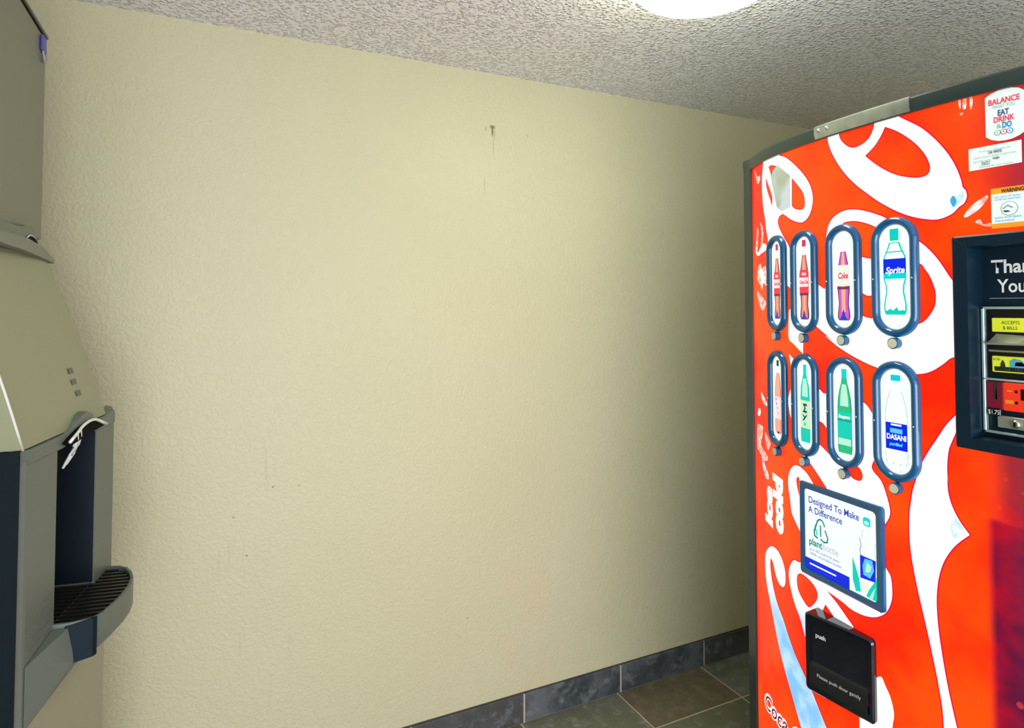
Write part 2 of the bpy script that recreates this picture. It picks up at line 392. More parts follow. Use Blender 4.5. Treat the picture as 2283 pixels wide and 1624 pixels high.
ART = [
('white',[(1.0557,1.9928,1),(1.0525,1.9641),(1.0417,1.9369),(1.024,1.9055),(1.0033,1.8772),(0.9767,1.8484),(0.948,1.8231),(0.9176,1.7982),(0.883,1.775),(0.8556,1.7603),(0.8292,1.7502),(0.799,1.7432),(0.7796,1.7451),(0.7629,1.7519),(0.7512,1.7629),(0.7421,1.7691),(0.7369,1.7809),(0.7382,1.7936),(0.7437,1.802),(0.7467,1.8176),(0.7542,1.8417),(0.7653,1.8669),(0.7814,1.8936),(0.8005,1.919),(0.8228,1.9431),(0.8488,1.9635),(0.8859,1.9916,1),(0.9306,1.9943,1)]),
('red',[(1.024,1.9965,1),(1.0191,1.9709),(1.0088,1.9548),(0.9917,1.9402),(0.9749,1.9362),(0.9553,1.9402),(0.9392,1.9507),(0.9295,1.9682),(0.9229,1.9922,1)]),
('red',[(0.901,1.965,1),(0.9117,1.9466),(0.9273,1.9277),(0.9511,1.9102,1),(0.928,1.888),(0.9043,1.8689),(0.8787,1.8527),(0.8539,1.8426),(0.8327,1.8372),(0.8147,1.8378),(0.8069,1.8443),(0.8047,1.8543),(0.8089,1.871),(0.8187,1.8903),(0.8339,1.9111),(0.8549,1.9324),(0.8767,1.9503)]),
('ice',[(0.7646,1.7852),(0.7597,1.7971),(0.7505,1.8019),(0.7438,1.797),(0.7418,1.7841),(0.7465,1.7748),(0.7557,1.7661),(0.7651,1.7623),(0.7696,1.7706)]),
('bluemark',[(0.767,1.7804),(0.7611,1.7872),(0.7555,1.7762),(0.7604,1.7642),(0.7649,1.7699)]),
('white',[(1.3161,1.9817,1),(1.2383,1.991,1),(1.2302,1.9772),(1.2063,1.9663),(1.1768,1.9445),(1.1494,1.9191),(1.13,1.8975),(1.1155,1.8758),(1.1076,1.8557),(1.1049,1.8366),(1.1074,1.8184),(1.1149,1.8009),(1.1257,1.7884),(1.1433,1.7813),(1.1659,1.786),(1.1896,1.7965),(1.2046,1.8061),(1.2201,1.815,1),(1.2367,1.8092),(1.2428,1.7933),(1.232,1.7718),(1.2162,1.75),(1.201,1.7319),(1.1887,1.7138),(1.1536,1.6743),(1.121,1.6424),(1.0929,1.6187,1),(1.0709,1.6054,1),(1.0719,1.4966,1),(1.1013,1.5139),(1.1284,1.5398),(1.1557,1.5696),(1.1879,1.6067),(1.2116,1.6241),(1.2405,1.6443),(1.2699,1.6782),(1.2746,1.7185),(1.2906,1.7328),(1.2967,1.7594),(1.3048,1.7865),(1.3095,1.8134),(1.318,1.8411),(1.323,1.8684),(1.3259,1.9044),(1.3249,1.9396),(1.3205,1.9598)]),
('red',[(1.18,1.9046,1),(1.1593,1.8827),(1.1416,1.8618),(1.1343,1.8447),(1.1325,1.8286),(1.1359,1.8182),(1.147,1.8144),(1.1652,1.8188),(1.1769,1.8254),(1.182,1.8319,1)]),
('sticker',[(1.285,1.9582,1),(1.2392,1.9516,1),(1.1872,1.9126,1),(1.1865,1.8278,1),(1.2254,1.8225,1),(1.2475,1.8378,1)]),
('red',[(1.2866,1.9586,1),(1.272,1.9603),(1.2478,1.9511),(1.263,1.9445),(1.2695,1.9305,1)]),
('red',[(1.3028,1.9328,1),(1.2895,1.9107),(1.2769,1.8891),(1.2679,1.8669),(1.2716,1.8453),(1.2776,1.86),(1.2902,1.8831),(1.2999,1.906)]),
('white',[(1.0613,1.6941),(1.0638,1.7176),(1.064,1.7339),(1.0587,1.7565),(1.0483,1.7737),(1.0314,1.7852),(1.007,1.7919),(0.9788,1.79),(0.9495,1.7814),(0.9263,1.7717),(0.9039,1.7602),(0.872,1.7365),(0.8417,1.7108),(0.8291,1.6995),(0.8167,1.6884),(0.8038,1.6736),(0.7929,1.6591),(0.7841,1.6449),(0.7703,1.6212),(0.7517,1.594,1),(0.7544,1.4621,1),(0.772,1.4575),(0.7883,1.4432),(0.8121,1.4268),(0.8387,1.4191),(0.8887,1.4176),(0.938,1.4264),(0.9809,1.4412),(1.0132,1.4553),(1.0415,1.4702),(1.0713,1.4906),(1.0443,1.477,1),(1.1013,1.5139,1),(1.0929,1.6187,1),(1.0709,1.6054,1),(1.0565,1.6475)]),
('red',[(0.9945,1.7644),(0.9743,1.7618),(0.9524,1.7547),(0.9314,1.7446),(0.9156,1.7331),(0.9095,1.7029),(0.9236,1.6745),(0.9398,1.6714),(0.9648,1.6775),(0.9884,1.6837),(1.0138,1.7128),(1.0266,1.7481),(1.0129,1.7623)]),
('red',[(0.99,1.6042),(0.9677,1.5953),(0.9415,1.5878),(0.8957,1.6182),(0.8631,1.6578),(0.83,1.6536),(0.8196,1.6411),(0.8104,1.6268),(0.8032,1.6089),(0.7989,1.5912),(0.7989,1.5736),(0.8023,1.56),(0.8101,1.5463),(0.8198,1.5344),(0.8296,1.5273),(0.8415,1.525),(0.8867,1.5291),(0.9425,1.5354),(0.9687,1.5426),(1.0037,1.56),(1.0163,1.5892)]),
('white',[(1.1952,1.5554),(1.2003,1.5286),(1.2016,1.479),(1.1816,1.4637),(1.164,1.4516),(1.147,1.4408,1),(1.145,1.4698),(1.1292,1.5002,1),(1.1561,1.5535,1)]),
('white',[(1.2019,1.4375,1),(1.1791,1.4206,1),(1.1847,1.4027),(1.1924,1.3739,1),(1.1936,1.4018)]),
('white',[(1.1912,1.3461),(1.2024,1.3306),(1.2076,1.3111),(1.205,1.2927),(1.1999,1.2749),(1.1912,1.2624),(1.1707,1.2546,1),(1.1621,1.3453,1)]),
('white',[(1.176,1.325,1),(1.1487,1.3606),(1.0957,1.357),(1.0747,1.3477),(1.0205,1.3634),(0.9698,1.3438),(0.9474,1.3235),(0.9263,1.2797),(0.9405,1.2218),(0.9477,1.1949),(0.9262,1.1731),(0.915,1.1483),(0.9062,1.1154),(0.9087,1.0961),(0.9207,1.0747,1),(1.0024,1.0207,1),(1.0745,1.1167,1),(1.0944,1.1361),(1.1158,1.1554),(1.1349,1.17),(1.1502,1.1765),(1.1519,1.206),(1.1707,1.2546)]),
('red',[(1.1376,1.2831),(1.0973,1.2778),(1.0763,1.2684),(1.0464,1.2307),(0.9884,1.1936),(0.9781,1.1868),(0.9718,1.1747),(0.9746,1.1626),(0.9839,1.158),(0.9998,1.1609),(1.0146,1.1735),(1.0413,1.186),(1.0721,1.2056),(1.0984,1.2217),(1.1261,1.2405)]),
('white',[(1.2022,1.1302),(1.2094,1.1161),(1.2126,1.1004),(1.2122,1.0829),(1.2091,1.0663),(1.2053,1.05),(1.2007,1.0218),(1.1911,1.0057),(1.1634,0.975,1),(1.0768,1.005,1),(1.1101,1.1098,1),(1.1222,1.1206),(1.1334,1.1318),(1.1461,1.1403),(1.1581,1.1449),(1.1679,1.1476),(1.1807,1.147),(1.1912,1.1417)]),
('red',[(1.1789,1.1096),(1.1762,1.1163),(1.171,1.119),(1.1674,1.1144),(1.1652,1.1005),(1.1645,1.0735),(1.1683,1.0715),(1.1743,1.0851),(1.1778,1.0987)]),
('iceblend',[(1.2148,0.8445),(1.2107,0.872),(1.1935,0.8961),(1.168,0.9012),(1.1318,0.9368,1),(0.918,1.0147,1),(0.9186,0.9857),(0.9075,0.9685),(0.9043,0.9378),(0.9066,0.9156),(0.9166,0.8899),(0.9325,0.8722),(0.9528,0.8603),(0.9778,0.8538),(1.0083,0.8534),(1.0357,0.8604),(1.0795,0.867,1),(1.0502,0.8503),(1.0224,0.83),(0.9995,0.8077),(1.0144,0.7748,1),(1.1365,0.7055,1),(1.1526,0.7157),(1.1711,0.7542),(1.1895,0.779),(1.2053,0.81)]),
('red',[(1.1814,0.8587),(1.1655,0.8729),(1.1332,0.8685),(1.1113,0.8534),(1.1101,0.8338),(1.1231,0.8138),(1.1404,0.799),(1.1608,0.809),(1.1789,0.8282)]),
('red',[(1.0843,0.8316,1),(1.0961,0.8025),(1.0888,0.7926),(1.0622,0.7966),(1.0447,0.8039,1)]),
('iceblend',[(1.3363,0.8364),(1.325,0.869),(1.2957,0.8925),(1.2659,0.8933),(1.2429,0.8761),(1.2309,0.8505),(1.2309,0.8201),(1.2408,0.8048),(1.2583,0.8056),(1.2758,0.8222),(1.2879,0.8483),(1.3012,0.8562),(1.3046,0.832),(1.2938,0.7916),(1.2709,0.7487),(1.2427,0.7187),(1.2183,0.6838),(1.1922,0.651),(1.1616,0.6221),(1.1332,0.5935),(1.1117,0.566),(1.0862,0.5327),(1.0571,0.4985),(0.9995,0.4101,1),(1.1005,0.3359,1),(1.1477,0.4381),(1.1738,0.4766),(1.2078,0.5362),(1.2348,0.5799),(1.264,0.6329),(1.2876,0.6867),(1.309,0.7344),(1.3304,0.7835)]),
('white',[(0.9556,0.7198),(0.9352,0.7378),(0.9238,0.7225),(0.9127,0.7038),(0.9057,0.6761),(0.9081,0.6537),(0.92,0.6254),(0.9918,0.5778,1),(0.9894,0.7015,1)]),
('white',[(0.7414,1.3699,1),(0.7745,1.3327),(0.7871,1.3156),(0.803,1.2884),(0.8194,1.2607),(0.8321,1.2353),(0.843,1.2057),(0.8519,1.1784),(0.8554,1.1641),(0.8624,1.1175),(0.8633,1.0721),(0.8605,1.0349),(0.8543,0.9958),(0.8465,0.9577),(0.8371,0.9174),(0.8279,0.8777),(0.8189,0.8352),(0.8101,0.7899),(0.8031,0.7444),(0.8008,0.7052),(0.7972,0.65),(0.7964,0.5372,1),(0.7569,0.5646,1),(0.7635,0.6708),(0.7759,0.7196),(0.787,0.7695),(0.7954,0.814),(0.8024,0.8598),(0.8073,0.9004),(0.8097,0.9392),(0.809,0.9727),(0.8041,1.0079),(0.794,1.0414),(0.7794,1.0695),(0.7638,1.0909),(0.7452,1.1107,1),(0.763,1.1334),(0.7761,1.159),(0.7832,1.1867),(0.7841,1.2196),(0.7836,1.2077),(0.7839,1.2377),(0.7805,1.2685),(0.7735,1.2899)]),
('ice',[(0.7733,1.1426,1),(0.7474,1.1105,1),(0.7728,1.0895,1),(0.7803,1.1112)]),
('pink',[(1.3773,1.9721,1),(1.3585,1.9474),(1.3409,1.9469),(1.3371,1.9335),(1.3547,1.9249),(1.3682,1.9425)]),
('pink',[(1.3428,1.8096),(1.3251,1.7928),(1.322,1.7625),(1.3267,1.7348),(1.3387,1.7361),(1.3338,1.7639),(1.3351,1.7889)]),
('pink',[(1.3633,1.7965),(1.3545,1.7845),(1.3601,1.7492),(1.3655,1.7275),(1.3777,1.7331),(1.369,1.7684)]),
('white',[(1.3761,1.7323),(1.358,1.7235),(1.3356,1.7394),(1.311,1.7434),(1.3023,1.7269),(1.3363,1.7169),(1.3584,1.7121),(1.3733,1.7205)]),
('pink',[(1.3595,1.678),(1.3424,1.6881),(1.3323,1.6738),(1.3127,1.6791),(1.3063,1.6588),(1.3095,1.6235),(1.3236,1.6308),(1.3341,1.611),(1.3442,1.6249),(1.3665,1.6441)]),
('white',[(1.3485,1.6658),(1.3324,1.6716),(1.3181,1.655),(1.3235,1.633),(1.3363,1.6246),(1.3436,1.6475)]),
('pink',[(1.3689,1.6076),(1.3398,1.5955),(1.3109,1.5727),(1.3308,1.5506),(1.3569,1.5754)]),
('pink',[(1.3496,1.317,1),(1.3132,1.2898),(1.3134,1.2797),(1.3297,1.2833),(1.347,1.2995)]),
('white',[(1.3677,1.2638),(1.3532,1.26),(1.3602,1.2433),(1.3754,1.2443)]),
('pink',[(1.3802,1.2108),(1.3495,1.2173),(1.3376,1.2097),(1.3474,1.1821),(1.3544,1.16),(1.3279,1.1463),(1.3095,1.1335),(1.3286,1.121),(1.365,1.1369),(1.3824,1.1479)]),
('pink',[(1.3521,1.13),(1.3344,1.1169),(1.3057,1.0825),(1.319,1.0724),(1.3409,1.095)]),
('pink',[(1.3264,1.202),(1.3054,1.1916),(1.2958,1.174),(1.3115,1.1554),(1.3216,1.1754)]),
('pink',[(0.7384,1.9839),(0.7334,1.9805),(0.7347,1.96),(0.7398,1.9595),(0.7404,1.9711)]),
('pink',[(0.7479,1.9809),(0.7436,1.9797),(0.7448,1.9609),(0.7473,1.9674)]),
('pink',[(0.7275,1.9826),(0.7227,1.9755),(0.7239,1.957),(0.7273,1.956)]),
('pink',[(0.7467,1.9519),(0.7399,1.9519),(0.7434,1.9462)]),
('pink',[(0.7424,1.7439),(0.7287,1.7627),(0.7026,1.7793,1),(0.7003,1.7734),(0.7158,1.7535),(0.7358,1.7412)]),
('pink',[(0.7228,1.7284),(0.7146,1.733),(0.7084,1.723),(0.6974,1.7245),(0.6968,1.7171),(0.7101,1.7204)]),
]

def smooth_loop(pts, sub=6):
    n = len(pts); out = []
    for i in range(n):
        p1 = pts[i]; p2 = pts[(i + 1) % n]; p0 = pts[i - 1]; p3 = pts[(i + 2) % n]
        c1 = len(p1) > 2; c2 = len(p2) > 2
        if c1 and c2: out.append((p1[0], p1[1])); continue
        a = (2 * p1[0] - p2[0], 2 * p1[1] - p2[1]) if c1 else p0
        d = (2 * p2[0] - p1[0], 2 * p2[1] - p1[1]) if c2 else p3
        for k in range(sub):
            t = k / sub; q = []
            for e in (0, 1):
                q.append(0.5 * ((2 * p1[e]) + (-a[e] + p2[e]) * t + (2 * a[e] - 5 * p1[e] + 4 * p2[e] - d[e]) * t * t + (-a[e] + 3 * p1[e] - 3 * p2[e] + d[e]) * t ** 3))
            out.append(tuple(q))
    return out
def inside(P, C):
    P = np.array(P); x0 = P[:, 0]; y0 = P[:, 1]; x1 = np.roll(x0, -1); y1 = np.roll(y0, -1)
    res = np.zeros(len(C), bool)
    for a, b, c, d in zip(x0, y0, x1, y1):
        if b == d: continue
        cond = ((b > C[:, 1]) != (d > C[:, 1]))
        xi = (c - a) * (C[:, 1] - b) / (d - b) + a
        res ^= cond & (C[:, 0] < xi)
    return res
HOLES = [(0.510, 1.292, 0.750, 1.694), (0.928, 0.892, 1.150, 1.106), (0.955, 0.636, 1.132, 0.790)]
def grow(s, d):
    n = len(s); A = sum(s[i][0] * s[(i + 1) % n][1] - s[(i + 1) % n][0] * s[i][1] for i in range(n)); sg = 1 if A > 0 else -1; out = []
    for i in range(n):
        tx = s[(i + 1) % n][0] - s[i - 1][0]; ty = s[(i + 1) % n][1] - s[i - 1][1]; l = hypot(tx, ty) or 1.0
        out.append((s[i][0] + sg * ty / l * d, s[i][1] - sg * tx / l * d))
    return out
def EDGE_GUARD(polys, m, s):
    # an outline grown round a white shape is only laid on red; the rim of a red opening is laid on white
    i = [k for k, p in enumerate(polys) if p[1] is s][0]
    return polys[i + 1][0] != 'red'
def front_sheet(parent):
    V = []; E = []
    def loop(pts):
        k = len(V); V.extend(pts); n = len(pts)
        E.extend((k + i, k + (i + 1) % n) for i in range(n))
    loop([(Y0, Z0), (Y1, Z0), (Y1, Z1), (Y0, Z1)])
    for a, b, c, d in HOLES: loop([(a, b), (c, b), (c, d), (a, d)])
    polys = []
    for m, pts in ART:
        s = smooth_loop(pts)
        if m in ('white', 'iceblend') and len(pts) > 9: e = grow(s, 0.0030); polys.append(('edge', e)); loop(e)
        if m == 'red': polys.append(('edge', s)); loop(s); s = grow(s, -0.0026)
        polys.append((m, s)); loop(s)
    ny = 48
    for i in range(1, ny):
        y = Y0 + (Y1 - Y0) * i / ny; k = len(V); V.extend([(y, Z0 - 0.3), (y, Z1 + 0.3)]); E.append((k, k + 1))
    r = delaunay_2d_cdt([Vector(v) for v in V], E, [], 0, 1e-6)
    vs, fs = r[0], r[2]
    C = np.array([[sum(vs[i].x for i in f) / 3, sum(vs[i].y for i in f) / 3] for f in fs])
    keep = (C[:, 0] > Y0) & (C[:, 0] < Y1) & (C[:, 1] > Z0) & (C[:, 1] < Z1)
    for a, b, c, d in HOLES: keep &= ~((C[:, 0] > a) & (C[:, 0] < c) & (C[:, 1] > b) & (C[:, 1] < d))
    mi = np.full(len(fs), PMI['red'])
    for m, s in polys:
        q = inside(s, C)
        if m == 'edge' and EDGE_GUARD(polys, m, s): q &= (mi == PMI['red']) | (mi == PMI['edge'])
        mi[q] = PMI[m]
    bm = bmesh.new(); bv = {}
    for f, k, q in zip(fs, keep, mi):
        if not k: continue
        for i in f:
            if i not in bv: bv[i] = bm.verts.new(S(vs[i].x, vs[i].y))
        try: F = bm.faces.new([bv[i] for i in f]); F.material_index = int(q)
        except ValueError: pass
    o = obj('front_panel', bm, list(PM.values()), parent, smooth=True)
    me = o.data
    # faces should look towards -X
    if sum(p.normal.x for p in me.polygons) > 0: me.flip_normals()
    return o
M['trim'] = mat('dark_painted_trim', (0.020, 0.036, 0.034), 0.28, coat=0.3)
M['bright_trim'] = mat('worn_metal_trim', (0.42, 0.46, 0.42), 0.25, 0.7, noise=0.4, nscale=30)
M['cabinet'] = mat('dark_cabinet', (0.012, 0.014, 0.016), 0.35)
M['bezel'] = mat('glossy_navy_plastic', (0.000, 0.080, 0.22), 0.12, coat=0.7, spec=0.4)
M['bezel2'] = mat('dark_navy_plastic', (0.008, 0.028, 0.055), 0.25, coat=0.2)
M['black'] = mat('black_plastic', (0.006, 0.007, 0.010), 0.18)
M['steel'] = mat('brushed_steel', (0.55, 0.56, 0.54), 0.28, 0.9, bump=0.2)
M['knob'] = mat('knob_cap', (0.60, 0.60, 0.46), 0.35)

vm = thing('vending_machine', 'tall red soft drink vending machine with eight bottle buttons, back-lit white script, right side', 'vending machine', (1.9, 0.93, 0))
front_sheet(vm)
# cabinet body
bm = bmesh.new()
N = 40; ring = []
for i in range(N + 1):
    Y = 0.43 + (1.435 - 0.43) * i / N
    ring.append(Vector((fx(min(max(Y, Y0), Y1)) + (0.012 if i in (0, N) else 0.055), Y, 0.06)))
ring += [Vector((2.30, 1.435, 0.06)), Vector((2.30, 0.43, 0.06))]
prism(bm, ring, (0, 0, 1.935)); obj('cabinet', bm, M['cabinet'], vm)
for (x, y) in ((1.60, 0.50), (1.60, 1.36), (2.22, 0.50), (2.22, 1.36)):
    bm = bmesh.new(); lathe(bm, [(0, 0), (0.03, 0), (0.03, 0.012), (0.014, 0.016), (0.014, 0.062), (0, 0.062)], (x, y, 0), 20); obj('foot', bm, M['black'], vm, smooth=40)
def edge_strip(za, zb, ya, yb, off0, off1, n=40):
    bm = bmesh.new(); rows = []
    for i in range(n + 1):
        Y = ya + (yb - ya) * i / n; Yc = min(max(Y, Y0), Y1); e = Vector((0, Y - Yc, 0))
        rows.append([bm.verts.new(S(Yc, z, o) + e) for z, o in ((za, off0), (za, off1 * 0.7), (za + (zb - za) * 0.35, off1), (zb - 0.004, off1), (zb, off1 * 0.7), (zb, off0))])
    for a, b in zip(rows, rows[1:]):
        for k in range(6): bm.faces.new((a[k], a[(k + 1) % 6], b[(k + 1) % 6], b[k]))
    bm.faces.new(rows[0]); bm.faces.new(rows[-1][::-1]); return bm
obj('top_trim', edge_strip(1.979, 2.012, 0.432, 1.432, -0.06, 0.009), M['trim'], vm, smooth=30)
obj('top_trim_cover', edge_strip(1.981, 2.0135, 0.84, 1.085, -0.03, 0.0125), M['bright_trim'], vm, smooth=30, label='worn shiny metal stretch of the top trim')
obj('bottom_trim', edge_strip(0.10, 0.145, 0.432, 1.432, -0.06, 0.009), M['trim'], vm, smooth=30)
for ya, yb in ((1.403, 1.437), (0.43, 0.462)):
    bm = bmesh.new(); ym = min(max((ya + yb) / 2, Y0), Y1)
    a = S(ya if ya > 1 else 0.462, 0.1, 0.008); 
    pts = []
    for Y, o in ((ya, 0.006), ((ya + yb) / 2, 0.008), (yb, 0.004), (yb, -0.03), (ya, -0.03)):
        Yc = min(max(Y, Y0), Y1); pts.append(S(Yc, 0.10, o) + Vector((0, Y - Yc, 0)))
    prism(bm, pts, (0, 0, 1.90)); obj('side_trim', bm, M['trim'], vm)
for Y in (1.045, 1.070):
    bm = bmesh.new()
    p = S(Y, 2.000, 0.0125); bmesh.ops.create_uvsphere(bm, u_segments=12, v_segments=8, radius=0.005, matrix=Matrix.Translation(p))
    obj('trim_rivet', bm, M['steel'], vm, smooth=True)

# lettering printed on the sheet
M['let_white'] = printed('lettering_white', (0.98, 0.97, 0.93), 0.95)
M['let_dark'] = printed('lettering_dark', (0.25, 0.01, 0.08), 0.5)
bm = bmesh.new()
fnv = lambda off: (lambda u, v: S(-u, v, off))      # u = -Y (left to right as seen)
put_text(bm, fnv(0.0012), 'Ice', 0.052, 0, rot=pi / 2, at=(-1.289, 0.945), width=0.112, bold=0.0036, shear=0.12)
put_text(bm, fnv(0.0012), 'cold', 0.060, 0, rot=pi / 2, at=(-1.238, 0.944), width=0.158, bold=0.0044, shear=0.1)
obj('slogan_lettering', bm, [M['let_white']], vm, smooth='keep')
bm = bmesh.new()
put_text(bm, fnv(0.0012), 'Coca-Cola', 0.062, 0, at=(-1.352, 0.422), width=0.245, bold=0.0050, shear=0.3)
put_text(bm, fnv(0.0018), 'Coca-Cola', 0.060, 1, at=(-1.349, 0.423), width=0.238, bold=0.0003, shear=0.3)
obj('logo_lettering', bm, [M['let_white'], M['let_dark']], vm, smooth='keep')

# ---- selection buttons
CM = {}
def cm(name, col, es=0.85):
    if name not in CM: CM[name] = printed('card_' + name, col, es)
    return CM[name]
CARD = [('white', (0.86, 0.97, 0.95)), ('cola', (0.80, 0.24, 0.16)), ('maroon', (0.16, 0.03, 0.10)), ('label_red', (0.86, 0.05, 0.07)), ('pinkish', (1.0, 0.74, 0.78)),
        ('magenta', (0.62, 0.10, 0.55)), ('navy', (0.03, 0.05, 0.45)), ('teal', (0.0, 0.60, 0.47)), ('teal_dark', (0.0, 0.25, 0.22)), ('blue', (0.0, 0.02, 0.75)),
        ('lime', (0.72, 0.85, 0.35)), ('black', (0.01, 0.03, 0.02)), ('green', (0.02, 0.50, 0.20)), ('mint', (0.45, 0.85, 0.68)), ('aqua', (0.0, 0.62, 0.60)),
        ('salmon', (0.95, 0.42, 0.28)), ('cyan', (0.1, 0.55, 0.9)), ('grey', (0.45, 0.48, 0.52)), ('offwhite', (0.80, 0.82, 0.74)), ('cap_red', (0.72, 0.02, 0.10))]
CMATS = [printed('card_' + k, c, 0.86) for k, c in CARD]; CI = {k: i for i, (k, c) in enumerate(CARD)}
def mirror(prof):  # prof: (halfwidth, v) from top to bottom
    return [(h, v) for h, v in prof] + [(-h, v) for h, v in prof[::-1]]
def clipprof(prof, va, vb):
    """part of a bottle profile between v=va (top) and v=vb (bottom)"""
    def hw(v):
        for (h1, v1), (h2, v2) in zip(prof, prof[1:]):
            if v1 >= v >= v2: return h1 + (h2 - h1) * ((v1 - v) / (v1 - v2) if v1 != v2 else 0)
        return prof[-1][0]
    return [(hw(va), va)] + [(h, v) for h, v in prof if vb < v < va] + [(hw(vb), vb)]
CONT = [(0.008, 0.090), (0.009, 0.062), (0.013, 0.045), (0.0185, 0.022), (0.0195, 0.010), (0.0185, -0.030), (0.0165, -0.045), (0.0155, -0.060), (0.0185, -0.078), (0.0195, -0.088), (0.0185, -0.094), (0.015, -0.098)]
STR = [(0.007, 0.088), (0.0075, 0.065), (0.012, 0.050), (0.018, 0.020), (0.0195, 0.000), (0.0195, -0.086), (0.018, -0.096), (0.014, -0.099)]
def art(kind):
    """list of (colour, outline or text spec, layer)"""
    L = []
    P = lambda c, pts, l: L.append((c, pts, l))
    rect = lambda a, b, c, d: [(a, b), (c, b), (c, d), (a, d)]
    if kind in ('cola', 'cola_small'):
        P('cap_red', rect(-0.008, 0.090, 0.008, 0.107), 1)
        pr = clipprof(CONT, 0.068, -0.098)
        P('maroon', mirror(pr), 1); P('cola', mirror([(h * 0.72, v) for h, v in pr]), 2); P('salmon', mirror([(h * 0.25, v) for h, v in clipprof(CONT, 0.062, -0.080)]), 3)
        P('label_red', mirror([(h * 1.03, v) for h, v in clipprof(CONT, 0.030, -0.030)]), 4)
        P('pinkish', mirror([(h * 1.0, v) for h, v in clipprof(CONT, 0.010, -0.014)]), 5)
        P('maroon', mirror(clipprof(CONT, -0.030, -0.036)), 5)
        P('navy', [(0, -0.072), (0.006, -0.09), (0.015, -0.098), (-0.015, -0.098), (-0.006, -0.09)], 5)
        L.append(('label_red', ('Coca-Cola', 0.013, 0.036, (-0.018, -0.006), 0.3), 6))
        L.append(('pinkish', ('Cola', 0.010, 0.020, (-0.010, 0.016), 0.3), 6))
    elif kind == 'diet':
        pr = clipprof(CONT, 0.066, -0.098)
        P('maroon', mirror(pr), 1); P('magenta', mirror([(h * 0.82, v) for h, v in pr]), 2); P('salmon', mirror([(h * 0.35, v) for h, v in clipprof(CONT, 0.064, -0.078)]), 3)
        P('offwhite', mirror([(h * 1.06, v) for h, v in clipprof(CONT, 0.034, -0.016)]), 4)
        P('maroon', mirror(clipprof(CONT, -0.018, -0.024)), 5)
        P('navy', [(0, -0.070), (0.006, -0.088), (0.014, -0.098), (-0.014, -0.098), (-0.006, -0.088)], 5)
        L.append(('cap_red', ('Coke', 0.020, 0.030, (-0.015, 0.002), 0.15), 6))
    elif kind == 'lemon':
        P('teal', rect(-0.010, 0.080, 0.010, 0.106), 1)
        out = [(0.012, 0.076), (0.018, 0.058), (0.022, 0.050), (0.025, 0.044), (0.0255, 0.036), (0.0255, -0.006), (0.0215, -0.018), (0.0205, -0.034), (0.0235, -0.048), (0.0255, -0.060), (0.0255, -0.074), (0.022, -0.083)]
        P('teal', mirror(out), 1); P('white', mirror([(h - 0.0032, v - (0.002 if i == 0 else 0)) for i, (h, v) in enumerate(out[:-1])]), 2)
        P('teal', rect(-0.021, 0.054, 0.021, 0.0565), 3)
        P('blue', rect(-0.0255, 0.007, 0.0255, 0.040), 3); P('aqua', rect(-0.0255, -0.004, 0.0255, 0.009), 3)
        P('teal', [(-0.022, -0.083), (0.022, -0.083), (0.018, -0.072), (0.008, -0.076), (0.004, -0.066), (-0.004, -0.074), (-0.012, -0.070), (-0.02, -0.076)], 3)
        L.append(('white', ('Sprite', 0.020, 0.044, (-0.021, 0.008), 0.25), 4))
    elif kind == 'cherry':
        P('black', rect(-0.007, 0.088, 0.007, 0.104), 1)
        pr = [(0.006, 0.070), (0.011, 0.066), (0.015, 0.050), (0.0195, 0.020), (0.0195, -0.080), (0.018, -0.092), (0.012, -0.096)]
        P('cap_red', mirror(pr), 1); P('salmon', mirror([(h * 0.82, v) for h, v in pr]), 2)
        P('pinkish', mirror(clipprof(pr, 0.004, -0.056)), 3)
        for k in range(4): P('magenta', [(-0.016 + 0.005 * k, 0.000 - 0.012 * k), (-0.006 + 0.004 * k, 0.000 - 0.012 * k), (-0.010 + 0.006 * k, -0.010 - 0.012 * k)], 4)
        P('white', [(-0.006, -0.002), (0.004, -0.006), (0.012, -0.034), (0.004, -0.038)], 4)
        P('maroon', rect(-0.004, -0.096, 0.010, -0.090), 4)
    elif kind == 'mello':
        P('aqua', rect(-0.007, 0.076, 0.007, 0.102), 1)
        pr = [(0.007, 0.078), (0.012, 0.062), (0.018, 0.046), (0.0205, 0.020), (0.021, -0.084), (0.019, -0.096)]
        P('teal', mirror(pr), 1); P('mint', mirror([(h * 0.62, v) for h, v in clipprof(pr, 0.066, 0.020)]), 2)
        P('lime', mirror(clipprof(pr, 0.010, -0.060)), 3)
        P('mint', mirror([(h * 0.7, v) for h, v in clipprof(pr, 0.008, -0.056)]), 4)
        for (a, b, c, d) in ((-0.009, 0.002, 0.009, 0.002), ):
            pass
        S_ = [(-0.009, 0.002), (0.009, 0.002), (0.009, -0.004), (-0.001, -0.003), (0.005, -0.009), (-0.001, -0.015), (0.009, -0.016), (0.009, -0.021), (-0.009, -0.020), (-0.001, -0.009)]
        P('black', S_, 5); P('black', [(-0.009, -0.024), (0.000, -0.031), (0.009, -0.024), (0.009, -0.028), (-0.001, -0.038), (-0.009, -0.043), (-0.009, -0.039), (-0.003, -0.034), (-0.009, -0.028)], 5)
        P('green', [(0, -0.044), (0.004, -0.050), (0, -0.056), (-0.004, -0.050)], 5)
    elif kind == 'ginger':
        P('aqua', rect(-0.008, 0.078, 0.008, 0.102), 1)
        pr = [(0.008, 0.080), (0.010, 0.068), (0.016, 0.050), (0.0205, 0.030), (0.022, 0.010), (0.022, -0.086), (0.020, -0.097)]
        P('teal_dark', mirror(pr), 1); P('green', mirror([(h * 0.90, v) for h, v in pr]), 2); P('mint', mirror([(h * 0.60, v) for h, v in clipprof(pr, 0.066, 0.014)]), 3)
        P('teal', mirror(clipprof(pr, 0.000, -0.060)), 3); P('mint', mirror([(h * .9, v) for h, v in clipprof(pr, -0.062, -0.078)]), 3)
